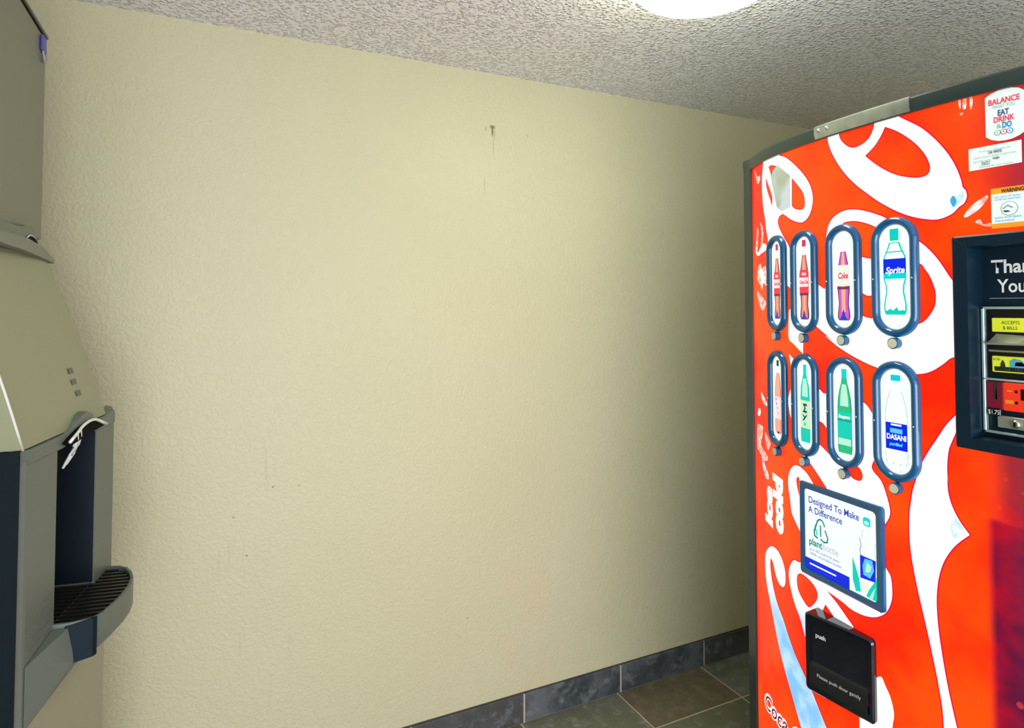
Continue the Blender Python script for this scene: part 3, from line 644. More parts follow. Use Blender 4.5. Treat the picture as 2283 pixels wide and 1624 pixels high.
        P('teal_dark', mirror(clipprof(pr, -0.018, -0.021)), 4)
        L.append(('offwhite', ('Seagram', 0.010, 0.036, (-0.018, -0.014), 0.2), 5))
    elif kind == 'water':
        P('aqua', rect(-0.011, 0.088, 0.011, 0.101), 1)
        for s in (-1, 1):
            for (a, b, c, d) in ((0.012, 0.066, 0.020, 0.040), (0.020, 0.040, 0.0245, 0.012), (0.0245, 0.008, 0.0245, -0.004), (0.0245, -0.066, 0.0235, -0.080), (0.0235, -0.084, 0.020, -0.095)):
                P('grey', [(s * a, b), (s * (a + 0.0013), b), (s * (c + 0.0013), d), (s * c, d)], 1)
        P('offwhite', rect(-0.021, 0.002, 0.021, 0.003), 1)
        P('blue', [(-0.0245, -0.004), (0.0245, -0.004), (0.0245, -0.062), (-0.0245, -0.062)], 2)
        P('white', rect(-0.012, -0.010, 0.012, -0.006), 3); P('cyan', rect(-0.014, -0.026, 0.014, -0.016), 3)
        L.append(('white', ('DASANI', 0.016, 0.044, (-0.022, -0.040), 0.0), 4)); L.append(('cyan', ('purified', 0.009, 0.030, (-0.015, -0.053), 0.2), 4))
        for x in (-0.008, 0.008): P('grey', rect(x - 0.002, -0.094, x + 0.002, -0.092), 1)
    return L
def frame_at(Y, Z, off=0.0):
    """tangent frame on the bowed front: u to the viewer's right, v up, n outward"""
    o = S(Y, Z, off); n = nrm(Y); u = Vector((n.y, -n.x, 0)); u = -u if u.y > 0 else u
    return lambda a, b, c=0.0: o + u * a + Vector((0, 0, b)) + n * c
def button(Y, Zc, kind, w, pname, hgt=0.266):
    F = frame_at(Y, Zc); hw, hh = w / 2, hgt / 2; t = 0.0185
    root = bpy.data.objects.new('selection_button', None); COL.objects.link(root); root.parent = vm
    root.location = F(0, 0, 0) - vm.location; root.empty_display_size = 0.05; root['label'] = pname
    bm = bmesh.new(); n = 18
    mid = stadium(hw - t / 2, hh - t / 2, n); prof = [(cos(a) * t / 2, 0.0125 * max(0, sin(a))) for a in [pi * k / 8 for k in range(9)]]
    prof = [(t / 2, -0.002)] + prof + [(-t / 2, -0.002)]
    nn = len(mid); rings = []
    for i, (u, v) in enumerate(mid):
        cy = (hh - hw) if i <= n else -(hh - hw); nx, ny = (u, v - cy); l = hypot(nx, ny); nx /= l; ny /= l
        rings.append([bm.verts.new(F(u + nx * a, v + ny * a, b)) for a, b in prof])
    for i in range(nn):
        for k in range(len(prof) - 1): bm.faces.new((rings[i][k], rings[i][k + 1], rings[(i + 1) % nn][k + 1], rings[(i + 1) % nn][k]))
    bezel = obj('bezel', bm, M['bezel'], root, smooth=True)
    # screw on each side of the ring
    for s in (-1, 1):
        bm = bmesh.new()
        p = F(s * (hw - t / 2), -0.004, 0.0125); bmesh.ops.create_uvsphere(bm, u_segments=8, v_segments=6, radius=0.0022, matrix=Matrix.Translation(p))
        obj('bezel_screw', bm, M['steel'], root, smooth=True)
    bm = bmesh.new()
    card = stadium(hw - t * 0.9, hh - t * 0.9, n)
    poly(bm, lambda a, b: F(a, b, 0.0015), card, CI['white'])
    sx = (hw - t) / 0.0345 if w < 0.1 else 1.0
    sx = min(sx, 1.06)
    for c, g_, l in art(kind):
        fn = (lambda l_: (lambda a, b: F(a * sx, b, 0.0015 + 0.0004 * l_)))(l)
        if isinstance(g_, tuple):
            put_text(bm, fn, g_[0], g_[1], CI[c], at=g_[3], width=g_[2], bold=0.0006, shear=g_[4])
        else: poly(bm, fn, g_, CI[c])
    for vv in (-0.012, -0.055):
        poly(bm, lambda a, b: F(a, b, 0.0019), [(-hw + t, vv), (-hw + t + 0.006, vv), (-hw + t + 0.006, vv + 0.0006), (-hw + t, vv + 0.0006)], CI['grey'])
    poly(bm, lambda a, b: F(a, b, 0.0019), [(0.006, -0.108), (0.011, -0.108), (0.011, -0.107), (0.006, -0.107)], CI['grey'])
    obj('bottle_card', bm, CMATS, root, smooth='keep')
    # vend lamp/key below the ring
    bm = bmesh.new(); r = 0.0125; zc = -hh - 0.0125
    for (ra, ca, rb, cb) in ((r, 0.0, r, 0.013), (r, 0.013, r * 0.82, 0.0145)):
        for k in range(24):
            a0 = 2 * pi * k / 24; a1 = 2 * pi * (k + 1) / 24
            bm.faces.new([bm.verts.new(F(cos(q) * rr, zc + sin(q) * rr, cc)) for q, rr, cc in ((a0, ra, ca), (a1, ra, ca), (a1, rb, cb), (a0, rb, cb))])
    f = bm.faces.new([bm.verts.new(F(cos(2 * pi * k / 24) * r * 0.82, zc + sin(2 * pi * k / 24) * r * 0.82, 0.0145)) for k in range(24)]); f.material_index = 1
    bmesh.ops.remove_doubles(bm, verts=bm.verts, dist=1e-5)
    obj('button_knob', bm, [M['bezel'], M['knob']], root, smooth=30)
    return root
BY = [(1.2465, 0.089), (1.1365, 0.094), (1.0130, 0.0995), (0.8835, 0.1070)]
names1 = ['button showing a small cola bottle, red label', 'button showing a cola bottle with red label and cap', 'button showing a dark bottle with white label', 'button showing a clear bottle with green cap and blue label']
names2 = ['button showing an orange-red cherry drink bottle', 'button showing a teal bottle with lime label', 'button showing a green bottle with teal label', 'button showing a clear water bottle with blue label']
for (y, w_), k, nm in zip(BY, ('cola', 'cola', 'diet', 'lemon'), names1): button(y, 1.6275, k, w_, nm)
for (y, w_), k, nm in zip(BY, ('cherry', 'mello', 'ginger', 'water'), names2): button(y + 0.003, 1.3115, k, w_, nm, 0.264)

# ---- advert display (flat, standing slightly proud)
pa = Vector((1.3804, 1.1592, 0)); pb = Vector((1.3535, 0.9187, 0))
du = (pb - pa); WD = du.length; du.normalize(); dn = Vector((-du.y, du.x, 0)); dn = -dn if dn.x > 0 else dn
D0 = 0.883; DH = 0.233
def DF(off=0.0): return lambda u, v: pa + du * u + Vector((0, 0, D0 + v)) + dn * off
adv = bpy.data.objects.new('advert_display', None); COL.objects.link(adv); adv.parent = vm; adv.location = DF()(WD / 2, 0) - vm.location
bm = bmesh.new()
outer = rrect(0, 0, WD, DH, 0.008); inner = rrect(0.016, 0.016, WD - 0.016, DH - 0.016, 0.010)
def ring_between(bm, A, B, fa, fb, mi=0):
    n = len(A); a = [bm.verts.new(fa(*p)) for p in A]; b = [bm.verts.new(fb(*p)) for p in B]
    for i in range(n):
        f = bm.faces.new((a[i], a[(i + 1) % n], b[(i + 1) % n], b[i])); f.material_index = mi
ring_between(bm, outer, outer, DF(-0.022), DF(0.003)); ring_between(bm, outer, rrect(0.004, 0.004, WD - 0.004, DH - 0.004, 0.006), DF(0.003), DF(0.006))
ring_between(bm, rrect(0.004, 0.004, WD - 0.004, DH - 0.004, 0.006), inner, DF(0.006), DF(0.004)); ring_between(bm, inner, inner, DF(0.004), DF(0.0))
bmesh.ops.remove_doubles(bm, verts=bm.verts, dist=1e-5)
obj('display_frame', bm, M['bezel'], adv, smooth=30)
bm = bmesh.new(); F1 = DF(0.001)
poly(bm, F1, inner, CI['white'])
F2 = DF(0.0016); F3 = DF(0.0022); F4 = DF(0.0028)
poly(bm, F2, [(0.016, 0.020), (0.018, 0.016), (0.150, 0.016), (0.150, 0.044), (0.016, 0.044)], CI['blue'])
poly(bm, F3, [(0.030, 0.030), (0.112, 0.030), (0.112, 0.034), (0.030, 0.034)], CI['white'])
put_text(bm, F2, 'Designed To Make', 0.023, CI['navy'], at=(0.028, 0.184), width=0.150, bold=0.0003)
put_text(bm, F2, 'A Difference', 0.023, CI['navy'], at=(0.028, 0.160), width=0.104, bold=0.0003)
put_text(bm, F2, 'plant', 0.024, CI['teal_dark'], at=(0.028, 0.080), width=0.042, bold=0.0006)
put_text(bm, F2, 'bottle', 0.024, CI['grey'], at=(0.072, 0.080), width=0.046)
put_text(bm, F2, 'up to 30% made from plants', 0.009, CI['navy'], at=(0.029, 0.066), width=0.092)
put_text(bm, F2, '100% recyclable bottle', 0.009, CI['navy'], at=(0.029, 0.055), width=0.096)
def stroke(bm, fn, pts, wd, mi):
    for (a, b) in zip(pts, pts[1:]):
        dx, dy = b[0] - a[0], b[1] - a[1]; l = hypot(dx, dy); nx, ny = -dy / l * wd / 2, dx / l * wd / 2; ex, ey = dx / l * wd * 0.3, dy / l * wd * 0.3
        poly(bm, fn, [(a[0] + nx - ex, a[1] + ny - ey), (b[0] + nx + ex, b[1] + ny + ey), (b[0] - nx + ex, b[1] - ny + ey), (a[0] - nx - ex, a[1] - ny - ey)], mi)
def arc(cx, cy, rx, ry, a0, a1, n=9): return [(cx + rx * cos(radians(a0 + (a1 - a0) * k / n)), cy + ry * sin(radians(a0 + (a1 - a0) * k / n))) for k in range(n + 1)]
stroke(bm, F2, arc(0.066, 0.131, 0.013, 0.020, 170, 20), 0.004, CI['teal_dark'])
stroke(bm, F2, [(0.080, 0.128), (0.088, 0.112), (0.086, 0.102), (0.076, 0.099), (0.066, 0.103)], 0.004, CI['teal_dark'])
stroke(bm, F2, [(0.052, 0.134), (0.046, 0.118), (0.047, 0.106), (0.056, 0.103)], 0.0045, CI['teal_dark'])
stroke(bm, F2, [(0.051, 0.124), (0.055, 0.110)], 0.004, CI['teal'])
stroke(bm, F2, [(0.066, 0.136), (0.066, 0.110)], 0.004, CI['teal_dark'])
poly(bm, F2, rrect(0.190, 0.178, 0.210, 0.198, 0.006), CI['aqua']); poly(bm, F3, rrect(0.1935, 0.181, 0.2065, 0.190, 0.004), CI['mint'])
# bottle picture
stroke(bm, F2, [(0.190, 0.168), (0.186, 0.150)], 0.0012, CI['grey']); stroke(bm, F2, [(0.180, 0.146), (0.184, 0.130), (0.180, 0.118), (0.184, 0.106)], 0.0014, CI['navy'])
stroke(bm, F2, [(0.222, 0.146), (0.220, 0.128), (0.222, 0.112)], 0.0012, CI['grey'])
poly(bm, F3, [(0.181, 0.108), (0.223, 0.108), (0.221, 0.060), (0.181, 0.056)], CI['blue'])
poly(bm, F4, [(0.194, 0.104), (0.214, 0.106), (0.218, 0.084), (0.208, 0.064), (0.190, 0.066), (0.188, 0.086)], CI['cyan'])
poly(bm, DF(0.0032), [(0.200, 0.098), (0.212, 0.092), (0.208, 0.078), (0.196, 0.074), (0.198, 0.088)], CI['mint'])
poly(bm, F3, [(0.160, 0.096), (0.168, 0.078), (0.178, 0.052), (0.182, 0.024), (0.168, 0.020), (0.160, 0.044)], CI['teal'])
poly(bm, F3, [(0.224, 0.074), (0.216, 0.056), (0.204, 0.038), (0.196, 0.020), (0.226, 0.018)], CI['teal'])
poly(bm, F4, [(0.184, 0.052), (0.206, 0.050), (0.200, 0.030), (0.184, 0.026)], CI['offwhite'])
poly(bm, DF(0.0032), [(0.222, 0.050), (0.212, 0.034), (0.206, 0.022), (0.214, 0.020)], CI['mint'])
obj('display_card', bm, CMATS, adv, smooth='keep')

# ---- delivery door
M['door_gloss'] = mat('glossy_black_plastic', (0.004, 0.005, 0.012), 0.06, coat=0.5)
M['door_satin'] = mat('satin_black_plastic', (0.010, 0.011, 0.013), 0.3)
M['faint_text'] = mat('worn_white_print', (0.60, 0.62, 0.64), 0.5)
qa = Vector((1.3300, 1.1110, 0)); qb = Vector((1.3475, 0.9440, 0))
dv = qb - qa; DW = dv.length; dv.normalize(); dm = Vector((-dv.y, dv.x, 0)); dm = -dm if dm.x > 0 else dm
def QF(off=0.0): return lambda u, v: qa + dv * u + Vector((0, 0, 0.6265 + v)) + dm * off
dd = bpy.data.objects.new('delivery_door', None); COL.objects.link(dd); dd.parent = vm; dd.location = QF()(DW / 2, 0) - vm.location
bm = bmesh.new(); H = 0.187
o1 = rrect(0, 0, DW, H, 0.010); o2 = rrect(0.004, 0.004, DW - 0.004, H - 0.004, 0.008); o3 = rrect(0.014, 0.016, DW - 0.012, H - 0.020, 0.005)
ring_between(bm, o1, o1, QF(-0.060), QF(-0.004)); ring_between(bm, o1, o2, QF(-0.004), QF(0.0)); ring_between(bm, o2, o3, QF(0.0), QF(0.0)); ring_between(bm, o3, o3, QF(0.0), QF(-0.006))
bmesh.ops.remove_doubles(bm, verts=bm.verts, dist=1e-5)
obj('door_surround', bm, M['door_gloss'], dd, smooth=30)
bm = bmesh.new(); poly(bm, QF(-0.0055), rrect(0.014, 0.070, DW - 0.012, H - 0.020, 0.004), 0)
obj('door_flap', bm, M['door_gloss'], dd, smooth='keep')
bm = bmesh.new()
A = [(0.014, 0.016), (DW - 0.012, 0.016)]; P0 = QF(-0.0055); P1 = QF(0.004)
vsx = [bm.verts.new(f_(*p)) for f_, p in ((P0, (0.014, 0.072)), (P0, (DW - 0.012, 0.072)), (P1, (DW - 0.012, 0.062)), (P1, (DW - 0.012, 0.018)), (P1, (0.014, 0.018)), (P1, (0.014, 0.062)))]
bm.faces.new((vsx[0], vsx[1], vsx[2], vsx[5])); bm.faces.new((vsx[5], vsx[2], vsx[3], vsx[4]))
put_text(bm, QF(0.0046), 'Please push door gently', 0.012, 1, at=(0.034, 0.045), width=0.106)
obj('push_plate', bm, [M['door_satin'], M['faint_text']], dd, smooth='keep')
bm = bmesh.new(); put_text(bm, QF(-0.005), 'push', 0.014, 0, at=(0.026, 0.134), width=0.026, bold=0.0006); obj('push_lettering', bm, M['faint_text'], dd, smooth='keep')

# ---- payment panel
M['navy_frame'] = mat('dark_teal_frame', (0.002, 0.014, 0.030), 0.35, spec=0.3)
M['pale_edge'] = mat('polished_edge', (0.50, 0.66, 0.68), 0.25, 0.5)
M['yellow'] = mat('yellow_label', (0.62, 0.68, 0.03), 0.4, emit=(0.6, 0.66, 0.03), es=0.25)
M['redplate'] = mat('red_coin_plate', (0.72, 0.03, 0.01), 0.35, emit=(0.8, 0.04, 0.01), es=0.3)
M['darkred'] = mat('dark_red_plate', (0.22, 0.006, 0.03), 0.35)
M['orange'] = mat('orange_marks', (0.85, 0.28, 0.03), 0.4)
M['silver'] = mat('silver_plate', (0.42, 0.44, 0.38), 0.35, 0.6)
M['txt_dark'] = mat('dark_print', (0.02, 0.03, 0.03), 0.5); M['txt_white'] = mat('white_print', (0.85, 0.88, 0.90), 0.5)
M['lblue'] = mat('blue_print', (0.08, 0.40, 0.62), 0.5)
pay = bpy.data.objects.new('payment_panel', None); COL.objects.link(pay); pay.parent = vm; pay.location = Vector((1.35, 0.63, 1.284)) - vm.location
XF = 1.344; YL, YR, ZB, ZT = 0.759, 0.500, 1.283, 1.702
def XP(x): return lambda u, v: Vector((x, YL - u, ZB + v))
WP, HP = YL - YR, ZT - ZB
bm = bmesh.new()
o1 = rrect(0, 0, WP, HP, 0.004, 3); o2 = rrect(0.003, 0.003, WP - 0.003, HP - 0.003, 0.003, 3); o3 = rrect(0.028, 0.022, WP - 0.028, HP - 0.022, 0.002, 3); o4 = rrect(0.030, 0.024, WP - 0.030, HP - 0.024, 0.002, 3)
ring_between(bm, o1, o1, XP(XF + 0.06), XP(XF + 0.002)); ring_between(bm, o1, o2, XP(XF + 0.002), XP(XF)); ring_between(bm, o2, o3, XP(XF), XP(XF)); ring_between(bm, o3, o4, XP(XF), XP(XF + 0.01)); ring_between(bm, o4, o4, XP(XF + 0.01), XP(XF + 0.048))
bmesh.ops.remove_doubles(bm, verts=bm.verts, dist=1e-5)
obj('panel_frame', bm, M['navy_frame'], pay, smooth=30)
XB = XF + 0.047
bm = bmesh.new(); poly(bm, XP(XB), [(0.03, 0.024), (WP - 0.03, 0.024), (WP - 0.03, HP - 0.024), (0.03, HP - 0.024)], 0)
T = XP(XB - 0.001)
put_text(bm, T, 'Thank', 0.036, 1, at=(0.0475, 1.628 - ZB), width=0.088, bold=0.0009); put_text(bm, T, 'You!', 0.036, 1, at=(0.0580, 1.590 - ZB), width=0.056, bold=0.0006)
poly(bm, T, [(0.043, 1.578 - ZB), (0.19, 1.578 - ZB), (0.19, 1.5785 - ZB), (0.043, 1.5785 - ZB)], 1)
obj('back_plate', bm, [M['navy_frame'], M['txt_white']], pay, smooth='keep')
# bezel round the bill and coin mechanism
YBL = 0.728; b0, b1 = YBL - 0.205, YBL
bz = 1.315; bt = 1.562
bm = bmesh.new()
for (y0_, y1_, z0_, z1_) in ((b1 - 0.0055, b1, bz, bt), (b0, b0 + 0.0055, bz, bt), (b0, b1, bt - 0.005, bt), (b0, b1, bz, bz + 0.005), (b0, b1, 1.418, 1.422)):
    box(bm, (XB - 0.010, y0_, z0_), (XB, y1_, z1_), 0.001, 1)
obj('mechanism_bezel', bm, M['pale_edge'], pay)
def U(y): return b1 - y   # world Y of an offset from the bezel's left
def plate(name, ya, yb, za, zb, depth, m, texts=(), extra=(), mats=None, bev=0.0015):
    bm = bmesh.new(); box(bm, (XB - depth, U(ya), za), (XB, U(yb), zb), bev, 1)
    fn = lambda u, v: Vector((XB - depth - 0.0008, U(u), v))
    for (b, s, at, w_, mi) in texts: put_text(bm, fn, b, s, mi, at=at, width=w_)
    for (pts, mi) in extra: poly(bm, fn, pts, mi)
    return obj(name, bm, mats or [m, M['txt_dark'], M['txt_white'], M['lblue'], M['orange'], M['black']], pay)
plate('bill_acceptor_face', 0.0060, 0.198, 1.424, 1.556, 0.004, M['black'])
plate('bill_label', 0.020, 0.118, 1.513, 1.540, 0.012, M['yellow'], texts=[('ACCEPTS', 0.009, (0.038, 1.528), 0.030, 1), ('$ BILLS', 0.009, (0.040, 1.518), 0.024, 1)])
bm = bmesh.new(); prism(bm, [Vector((XB - 0.004, U(0.010), 1.490)), Vector((XB - 0.022, U(0.012), 1.488)), Vector((XB - 0.026, U(0.082), 1.489)), Vector((XB - 0.010, U(0.094), 1.503)), Vector((XB - 0.004, U(0.024), 1.506))], (0, 0, 0.003))
obj('bill_lip', bm, M['silver'], pay)
plate('bill_slot', 0.012, 0.080, 1.474, 1.478, 0.010, M['silver'])
plate('bill_picture_label', 0.019, 0.120, 1.435, 1.466, 0.012, M['yellow'], texts=[('INSERT BILL HERE', 0.009, (0.026, 1.439), 0.056, 2), ('$1/$5', 0.006, (0.022, 1.458), 0.012, 1)],
      extra=[([(0.024, 1.4375), (0.086, 1.4375), (0.086, 1.446), (0.024, 1.446)], 1), ([(0.034, 1.446), (0.043, 1.446), (0.042, 1.453), (0.0385, 1.460), (0.035, 1.453)], 1),
             ([(0.050, 1.446), (0.050, 1.458), (0.058, 1.463), (0.068, 1.461), (0.080, 1.452), (0.084, 1.446)], 3), ([(0.058, 1.449), (0.060, 1.456), (0.070, 1.457), (0.078, 1.449)], 2)])
plate('coin_plate', 0.0355, 0.198, 1.362, 1.416, 0.010, M['redplate'], extra=[([(0.043, 1.399), (0.052, 1.399), (0.052, 1.402), (0.043, 1.402)], 4), ([(0.040, 1.376), (0.054, 1.376), (0.054, 1.383), (0.040, 1.383)], 4),
             ([(0.0565, 1.3975), (0.061, 1.3975), (0.061, 1.403), (0.0565, 1.403)], 5), ([(0.0565, 1.3765), (0.061, 1.3765), (0.061, 1.382), (0.0565, 1.382)], 5), ([(0.066, 1.385), (0.110, 1.385), (0.110, 1.406), (0.066, 1.406)], 5)])
plate('coin_return_cover', 0.0065, 0.0355, 1.362, 1.416, 0.0085, M['darkred'], extra=[([(0.020, 1.380), (0.026, 1.380), (0.026, 1.415), (0.020, 1.415)], 1), ([(0.0225, 1.382), (0.0255, 1.382), (0.0245, 1.412)], 2)])
plate('price_display', 0.0085, 0.032, 1.350, 1.364, 0.012, M['black'], texts=[('$1.75', 0.012, (0.011, 1.353), 0.019, 2)])
plate('lock_plate', 0.025, 0.198, 1.328, 1.351, 0.010, M['silver'])
bm = bmesh.new(); lathe(bm, [(0, 0), (0.008, 0), (0.008, 0.004), (0.0055, 0.006), (0, 0.006)], (0, 0, 0), 20)
bmesh.ops.transform(bm, matrix=Matrix.Translation((XB - 0.010, U(0.057), 1.3385)) @ Matrix.Rotation(-pi / 2, 4, 'Y'), verts=bm.verts); obj('lock', bm, M['steel'], pay, smooth=35)
bm = bmesh.new(); box(bm, (XB - 0.0165, U(0.055), 1.334), (XB - 0.0158, U(0.059), 1.343)); obj('keyhole', bm, M['black'], pay)
plate('lower_slot', 0.010, 0.198, 1.320, 1.327, 0.004, M['navy_frame'])

# ---- stickers
def sticker(name, label, outline, texts, extra, mats):
    bm = bmesh.new(); fn = lambda o: (lambda u, v: S(-u, v, o))
    poly(bm, fn(0.0012), [(-a, b) for a, b in outline], 0)
    for (pts, mi, l) in extra: poly(bm, fn(0.0012 + 0.0005 * l), [(-a, b) for a, b in pts], mi)
    for (b, s, at, w_, mi, bd) in texts: put_text(bm, fn(0.0024), b, s, mi, at=(-at[0], at[1]), width=w_, bold=bd)
    return obj(name, bm, mats, vm, smooth='keep', label=label)
M['st_white'] = mat('sticker_white', (0.62, 0.72, 0.70), 0.4, emit=(0.62, 0.74, 0.72), es=0.30)
M['st_red'] = mat('sticker_red', (0.80, 0.03, 0.10), 0.4); M['st_navy'] = mat('sticker_navy', (0.05, 0.06, 0.25), 0.4); M['st_blue'] = mat('sticker_blue', (0.02, 0.22, 0.60), 0.4)
M['st_teal'] = mat('sticker_teal', (0.15, 0.40, 0.38), 0.4); M['st_orange'] = mat('sticker_orange', (0.90, 0.28, 0.01), 0.4, emit=(0.9, 0.3, 0.01), es=0.3)
M['st_grey'] = mat('sticker_grey', (0.25, 0.32, 0.36), 0.5)
sm = [M['st_white'], M['st_red'], M['st_navy'], M['st_blue'], M['st_teal'], M['st_orange'], M['st_grey'], M['txt_dark']]
ol = [(0.7010, 1.8925), (0.7010, 1.9690), (0.692, 1.9745), (0.680, 1.978), (0.669, 1.9785), (0.658, 1.9780), (0.647, 1.9745), (0.6385, 1.9675), (0.6385, 1.8905), (0.647, 1.8845), (0.658, 1.8805), (0.669, 1.8795), (0.680, 1.8805), (0.692, 1.8850)]
def circ(cy, cz, r, n=20): return [(cy + r * cos(2 * pi * k / n), cz + r * sin(2 * pi * k / n)) for k in range(n)]
ex = []
for i, (c, k) in enumerate(((0.6815, 4), (0.6715, 1), (0.6618, 3))): ex += [(circ(c, 1.8965, 0.0054), k, 1), (circ(c, 1.8965, 0.0040), 0, 2), (circ(c, 1.8965, 0.0014), k, 3)]
sticker('balance_sticker', 'white rounded slogan sticker', ol,
        [('BALANCE', 0.0155, (0.6955, 1.9520), 0.0500, 1, 0.0004), ('WHAT YOU', 0.0095, (0.6885, 1.9435), 0.036, 4, 0), ('EAT', 0.0155, (0.6805, 1.9290), 0.0180, 2, 0.0005),
         ('DRINK', 0.0155, (0.6875, 1.9165), 0.0335, 1, 0.0004), ('&', 0.0125, (0.6830, 1.9045), 0.0080, 4, 0), ('DO', 0.0155, (0.6735, 1.9040), 0.0150, 3, 0.0006)], ex, sm)
sticker('notice_sticker', 'small white text notice', [(0.7312, 1.8310), (0.7312, 1.8750), (0.6445, 1.8750), (0.6445, 1.8325)],
        [('for service or refund please call', 0.006, (0.712, 1.864), 0.05, 6, 0), ('OR WRITE', 0.007, (0.697, 1.8585), 0.022, 7, 0.0002), ('machine location number is shown here', 0.006, (0.723, 1.8525), 0.070, 6, 0),
         ('have this ready', 0.006, (0.723, 1.8450), 0.03, 6, 0), ('WHEN', 0.0065, (0.690, 1.8460), 0.011, 7, 0.0002), ('36021', 0.009, (0.709, 1.8385), 0.014, 6, 0.0004), ('thank you for your business', 0.006, (0.713, 1.8335), 0.055, 6, 0)], [], sm)
sticker('warning_sticker', 'white and orange warning label', [(0.6948, 1.7125), (0.6948, 1.7895), (0.630, 1.7895), (0.630, 1.7125)],
        [('WARNING', 0.0105, (0.6775, 1.7795), 0.036, 7, 0.0004), ('never rock or tilt machine', 0.006, (0.690, 1.7705), 0.042, 3, 0), ('can fall and cause injury', 0.006, (0.689, 1.7655), 0.042, 3, 0), ('machine will not dispense', 0.006, (0.689, 1.7305), 0.042, 3, 0), ('free products', 0.006, (0.688, 1.7245), 0.03, 3, 0)],
        [([(0.6948, 1.7785), (0.6948, 1.7895), (0.630, 1.7895), (0.630, 1.7785)], 5, 1), ([(0.6948, 1.7125), (0.6948, 1.7215), (0.630, 1.7215), (0.630, 1.7125)], 5, 1),
         (circ(0.6655, 1.7485, 0.0135), 6, 1), (circ(0.6655, 1.7485, 0.0125), 0, 2), ([(0.676, 1.7490), (0.668, 1.7560), (0.659, 1.7500), (0.661, 1.7480), (0.668, 1.7530), (0.675, 1.7470)], 6, 3), ([(0.676, 1.7450), (0.668, 1.7450), (0.663, 1.7420), (0.672, 1.7415)], 7, 3)], sm)

# ==================================================================== ICE DISPENSER
MARKS = [(0.615, 0.685), (0.61, 0.75), (0.62, 0.82)]
CAP_BACK = [(1.288, 1.7112), (1.3845, 1.7146), (1.4686, 1.716), (1.5311, 1.7199), (1.5642, 1.7264), (1.6102, 1.731), (1.645, 1.7226), (1.6956, 1.6934), (1.5674, 1.6923), (1.3868, 1.688), (1.2902, 1.6845)]
CAP_LOW = [(1.2896, 1.6917), (1.3863, 1.6943), (1.5668, 1.6986), (1.6998, 1.6928), (1.8321, 1.6719), (1.8231, 1.6649), (1.7021, 1.6692), (1.5223, 1.6731), (1.3881, 1.673), (1.2909, 1.6751)]
CAP_HOLE = [(1.57, 1.7016), (1.5905, 1.7083), (1.6159, 1.71), (1.6503, 1.7068), (1.6917, 1.6911), (1.625, 1.692)]
M['warm_grey'] = mat('grey_moulded_plastic', (0.125, 0.145, 0.128), 0.42, noise=0.06)
M['bonnet'] = mat('beige_steel_bonnet', (0.30, 0.315, 0.205), 0.38, 0.15, noise=0.05, nscale=3)
M['navy_side'] = mat('dark_navy_panel', (0.003, 0.008, 0.012), 0.7, spec=0.12)
M['niche'] = mat('dark_niche_liner', (0.006, 0.010, 0.018), 0.35)
M['silver_edge'] = mat('bright_edge_strip', (0.85, 0.86, 0.85), 0.25, 0.3)
M['low_cab'] = mat('beige_lower_cabinet', (0.33, 0.33, 0.235), 0.45, 0.1, noise=0.05, nscale=3)
M['cap_grey'] = mat('lighter_grey_plastic', (0.19, 0.20, 0.175), 0.45)
M['matte_black'] = mat('matte_black', (0.003, 0.003, 0.003), 0.8, spec=0.1)
M['clear'] = mat('translucent_chute_plastic', (0.62, 0.64, 0.62), 0.2)
M['blue_block'] = mat('blue_drain_cover', (0.001, 0.010, 0.020), 0.6, spec=0.2)
NB = Vector((-0.290, 1.360, 0)); FB = Vector((-0.2045, 1.805, 0))
it = (FB - NB); IL = it.length; it.normalize(); inn = Vector((it.y, -it.x, 0))
def IP(s, w_, z): return NB + it * s + inn * w_ + Vector((0, 0, z))
ice = thing('ice_dispenser', 'grey and beige ice dispenser with drip tray and sloping bonnet, at the left', 'ice dispenser', (-0.55, 1.55, 0))
# bonnet
bm = bmesh.new()
Tn = Vector((-0.360, 1.20, 1.672)); Tf = Vector((-0.338, 1.850, 1.672))
def bon(u, v, w_=0.0):
    top = Tn.lerp(Tf, u); bot = IP(u * IL, 0.0, 1.312)
    p = top.lerp(bot, v); 
    edge = max(0, (u - 0.86) / 0.14); w_ -= 0.022 * edge
    w_ += 0.006 * sin(pi * v)
    return p + inn * w_
nu, nv = 40, 12
gridv = [[bm.verts.new(bon(i / nu, j / nv)) for j in range(nv + 1)] for i in range(nu + 1)]
for i in range(nu):
    for j in range(nv): bm.faces.new((gridv[i][j], gridv[i + 1][j], gridv[i + 1][j + 1], gridv[i][j + 1]))
back = lambda p: Vector((-0.85, p.y, p.z))
for i in (0, nu):
    bk = [bm.verts.new(back(gridv[i][j].co)) for j in range(nv + 1)]
    for j in range(nv): bm.faces.new((gridv[i][j], gridv[i][j + 1], bk[j + 1], bk[j]))
for j in (0, nv):
    bk = [bm.verts.new(back(gridv[i][j].co)) for i in range(nu + 1)]
    for i in range(nu): bm.faces.new((gridv[i][j], gridv[i + 1][j], bk[i + 1], bk[i]))
bmesh.ops.remove_doubles(bm, verts=bm.verts, dist=1e-5)
obj('bonnet', bm, M['bonnet'], ice, smooth=35)
bm = bmesh.new(); tube(bm, [bon(0.0, v / 10) + Vector((0.001, -0.001, 0)) for v in range(11)], 0.0022, 8); obj('bonnet_edge_strip', bm, M['silver_edge'], ice, smooth=True, label='bright silver edge strip')
# three small marks on the bonnet
ind = mat('grey_indicator', (0.10, 0.10, 0.10), 0.4)
for (u, v) in MARKS:
    du_, dv_ = 0.026, 0.016
    bm = bmesh.new()
    poly(bm, lambda a, b: bon(a, b, 0.0015), [(u - du_, v - dv_), (u + du_, v - dv_), (u + du_, v + dv_), (u - du_, v + dv_)])
    obj('indicator_mark', bm, ind, ice, smooth='keep')
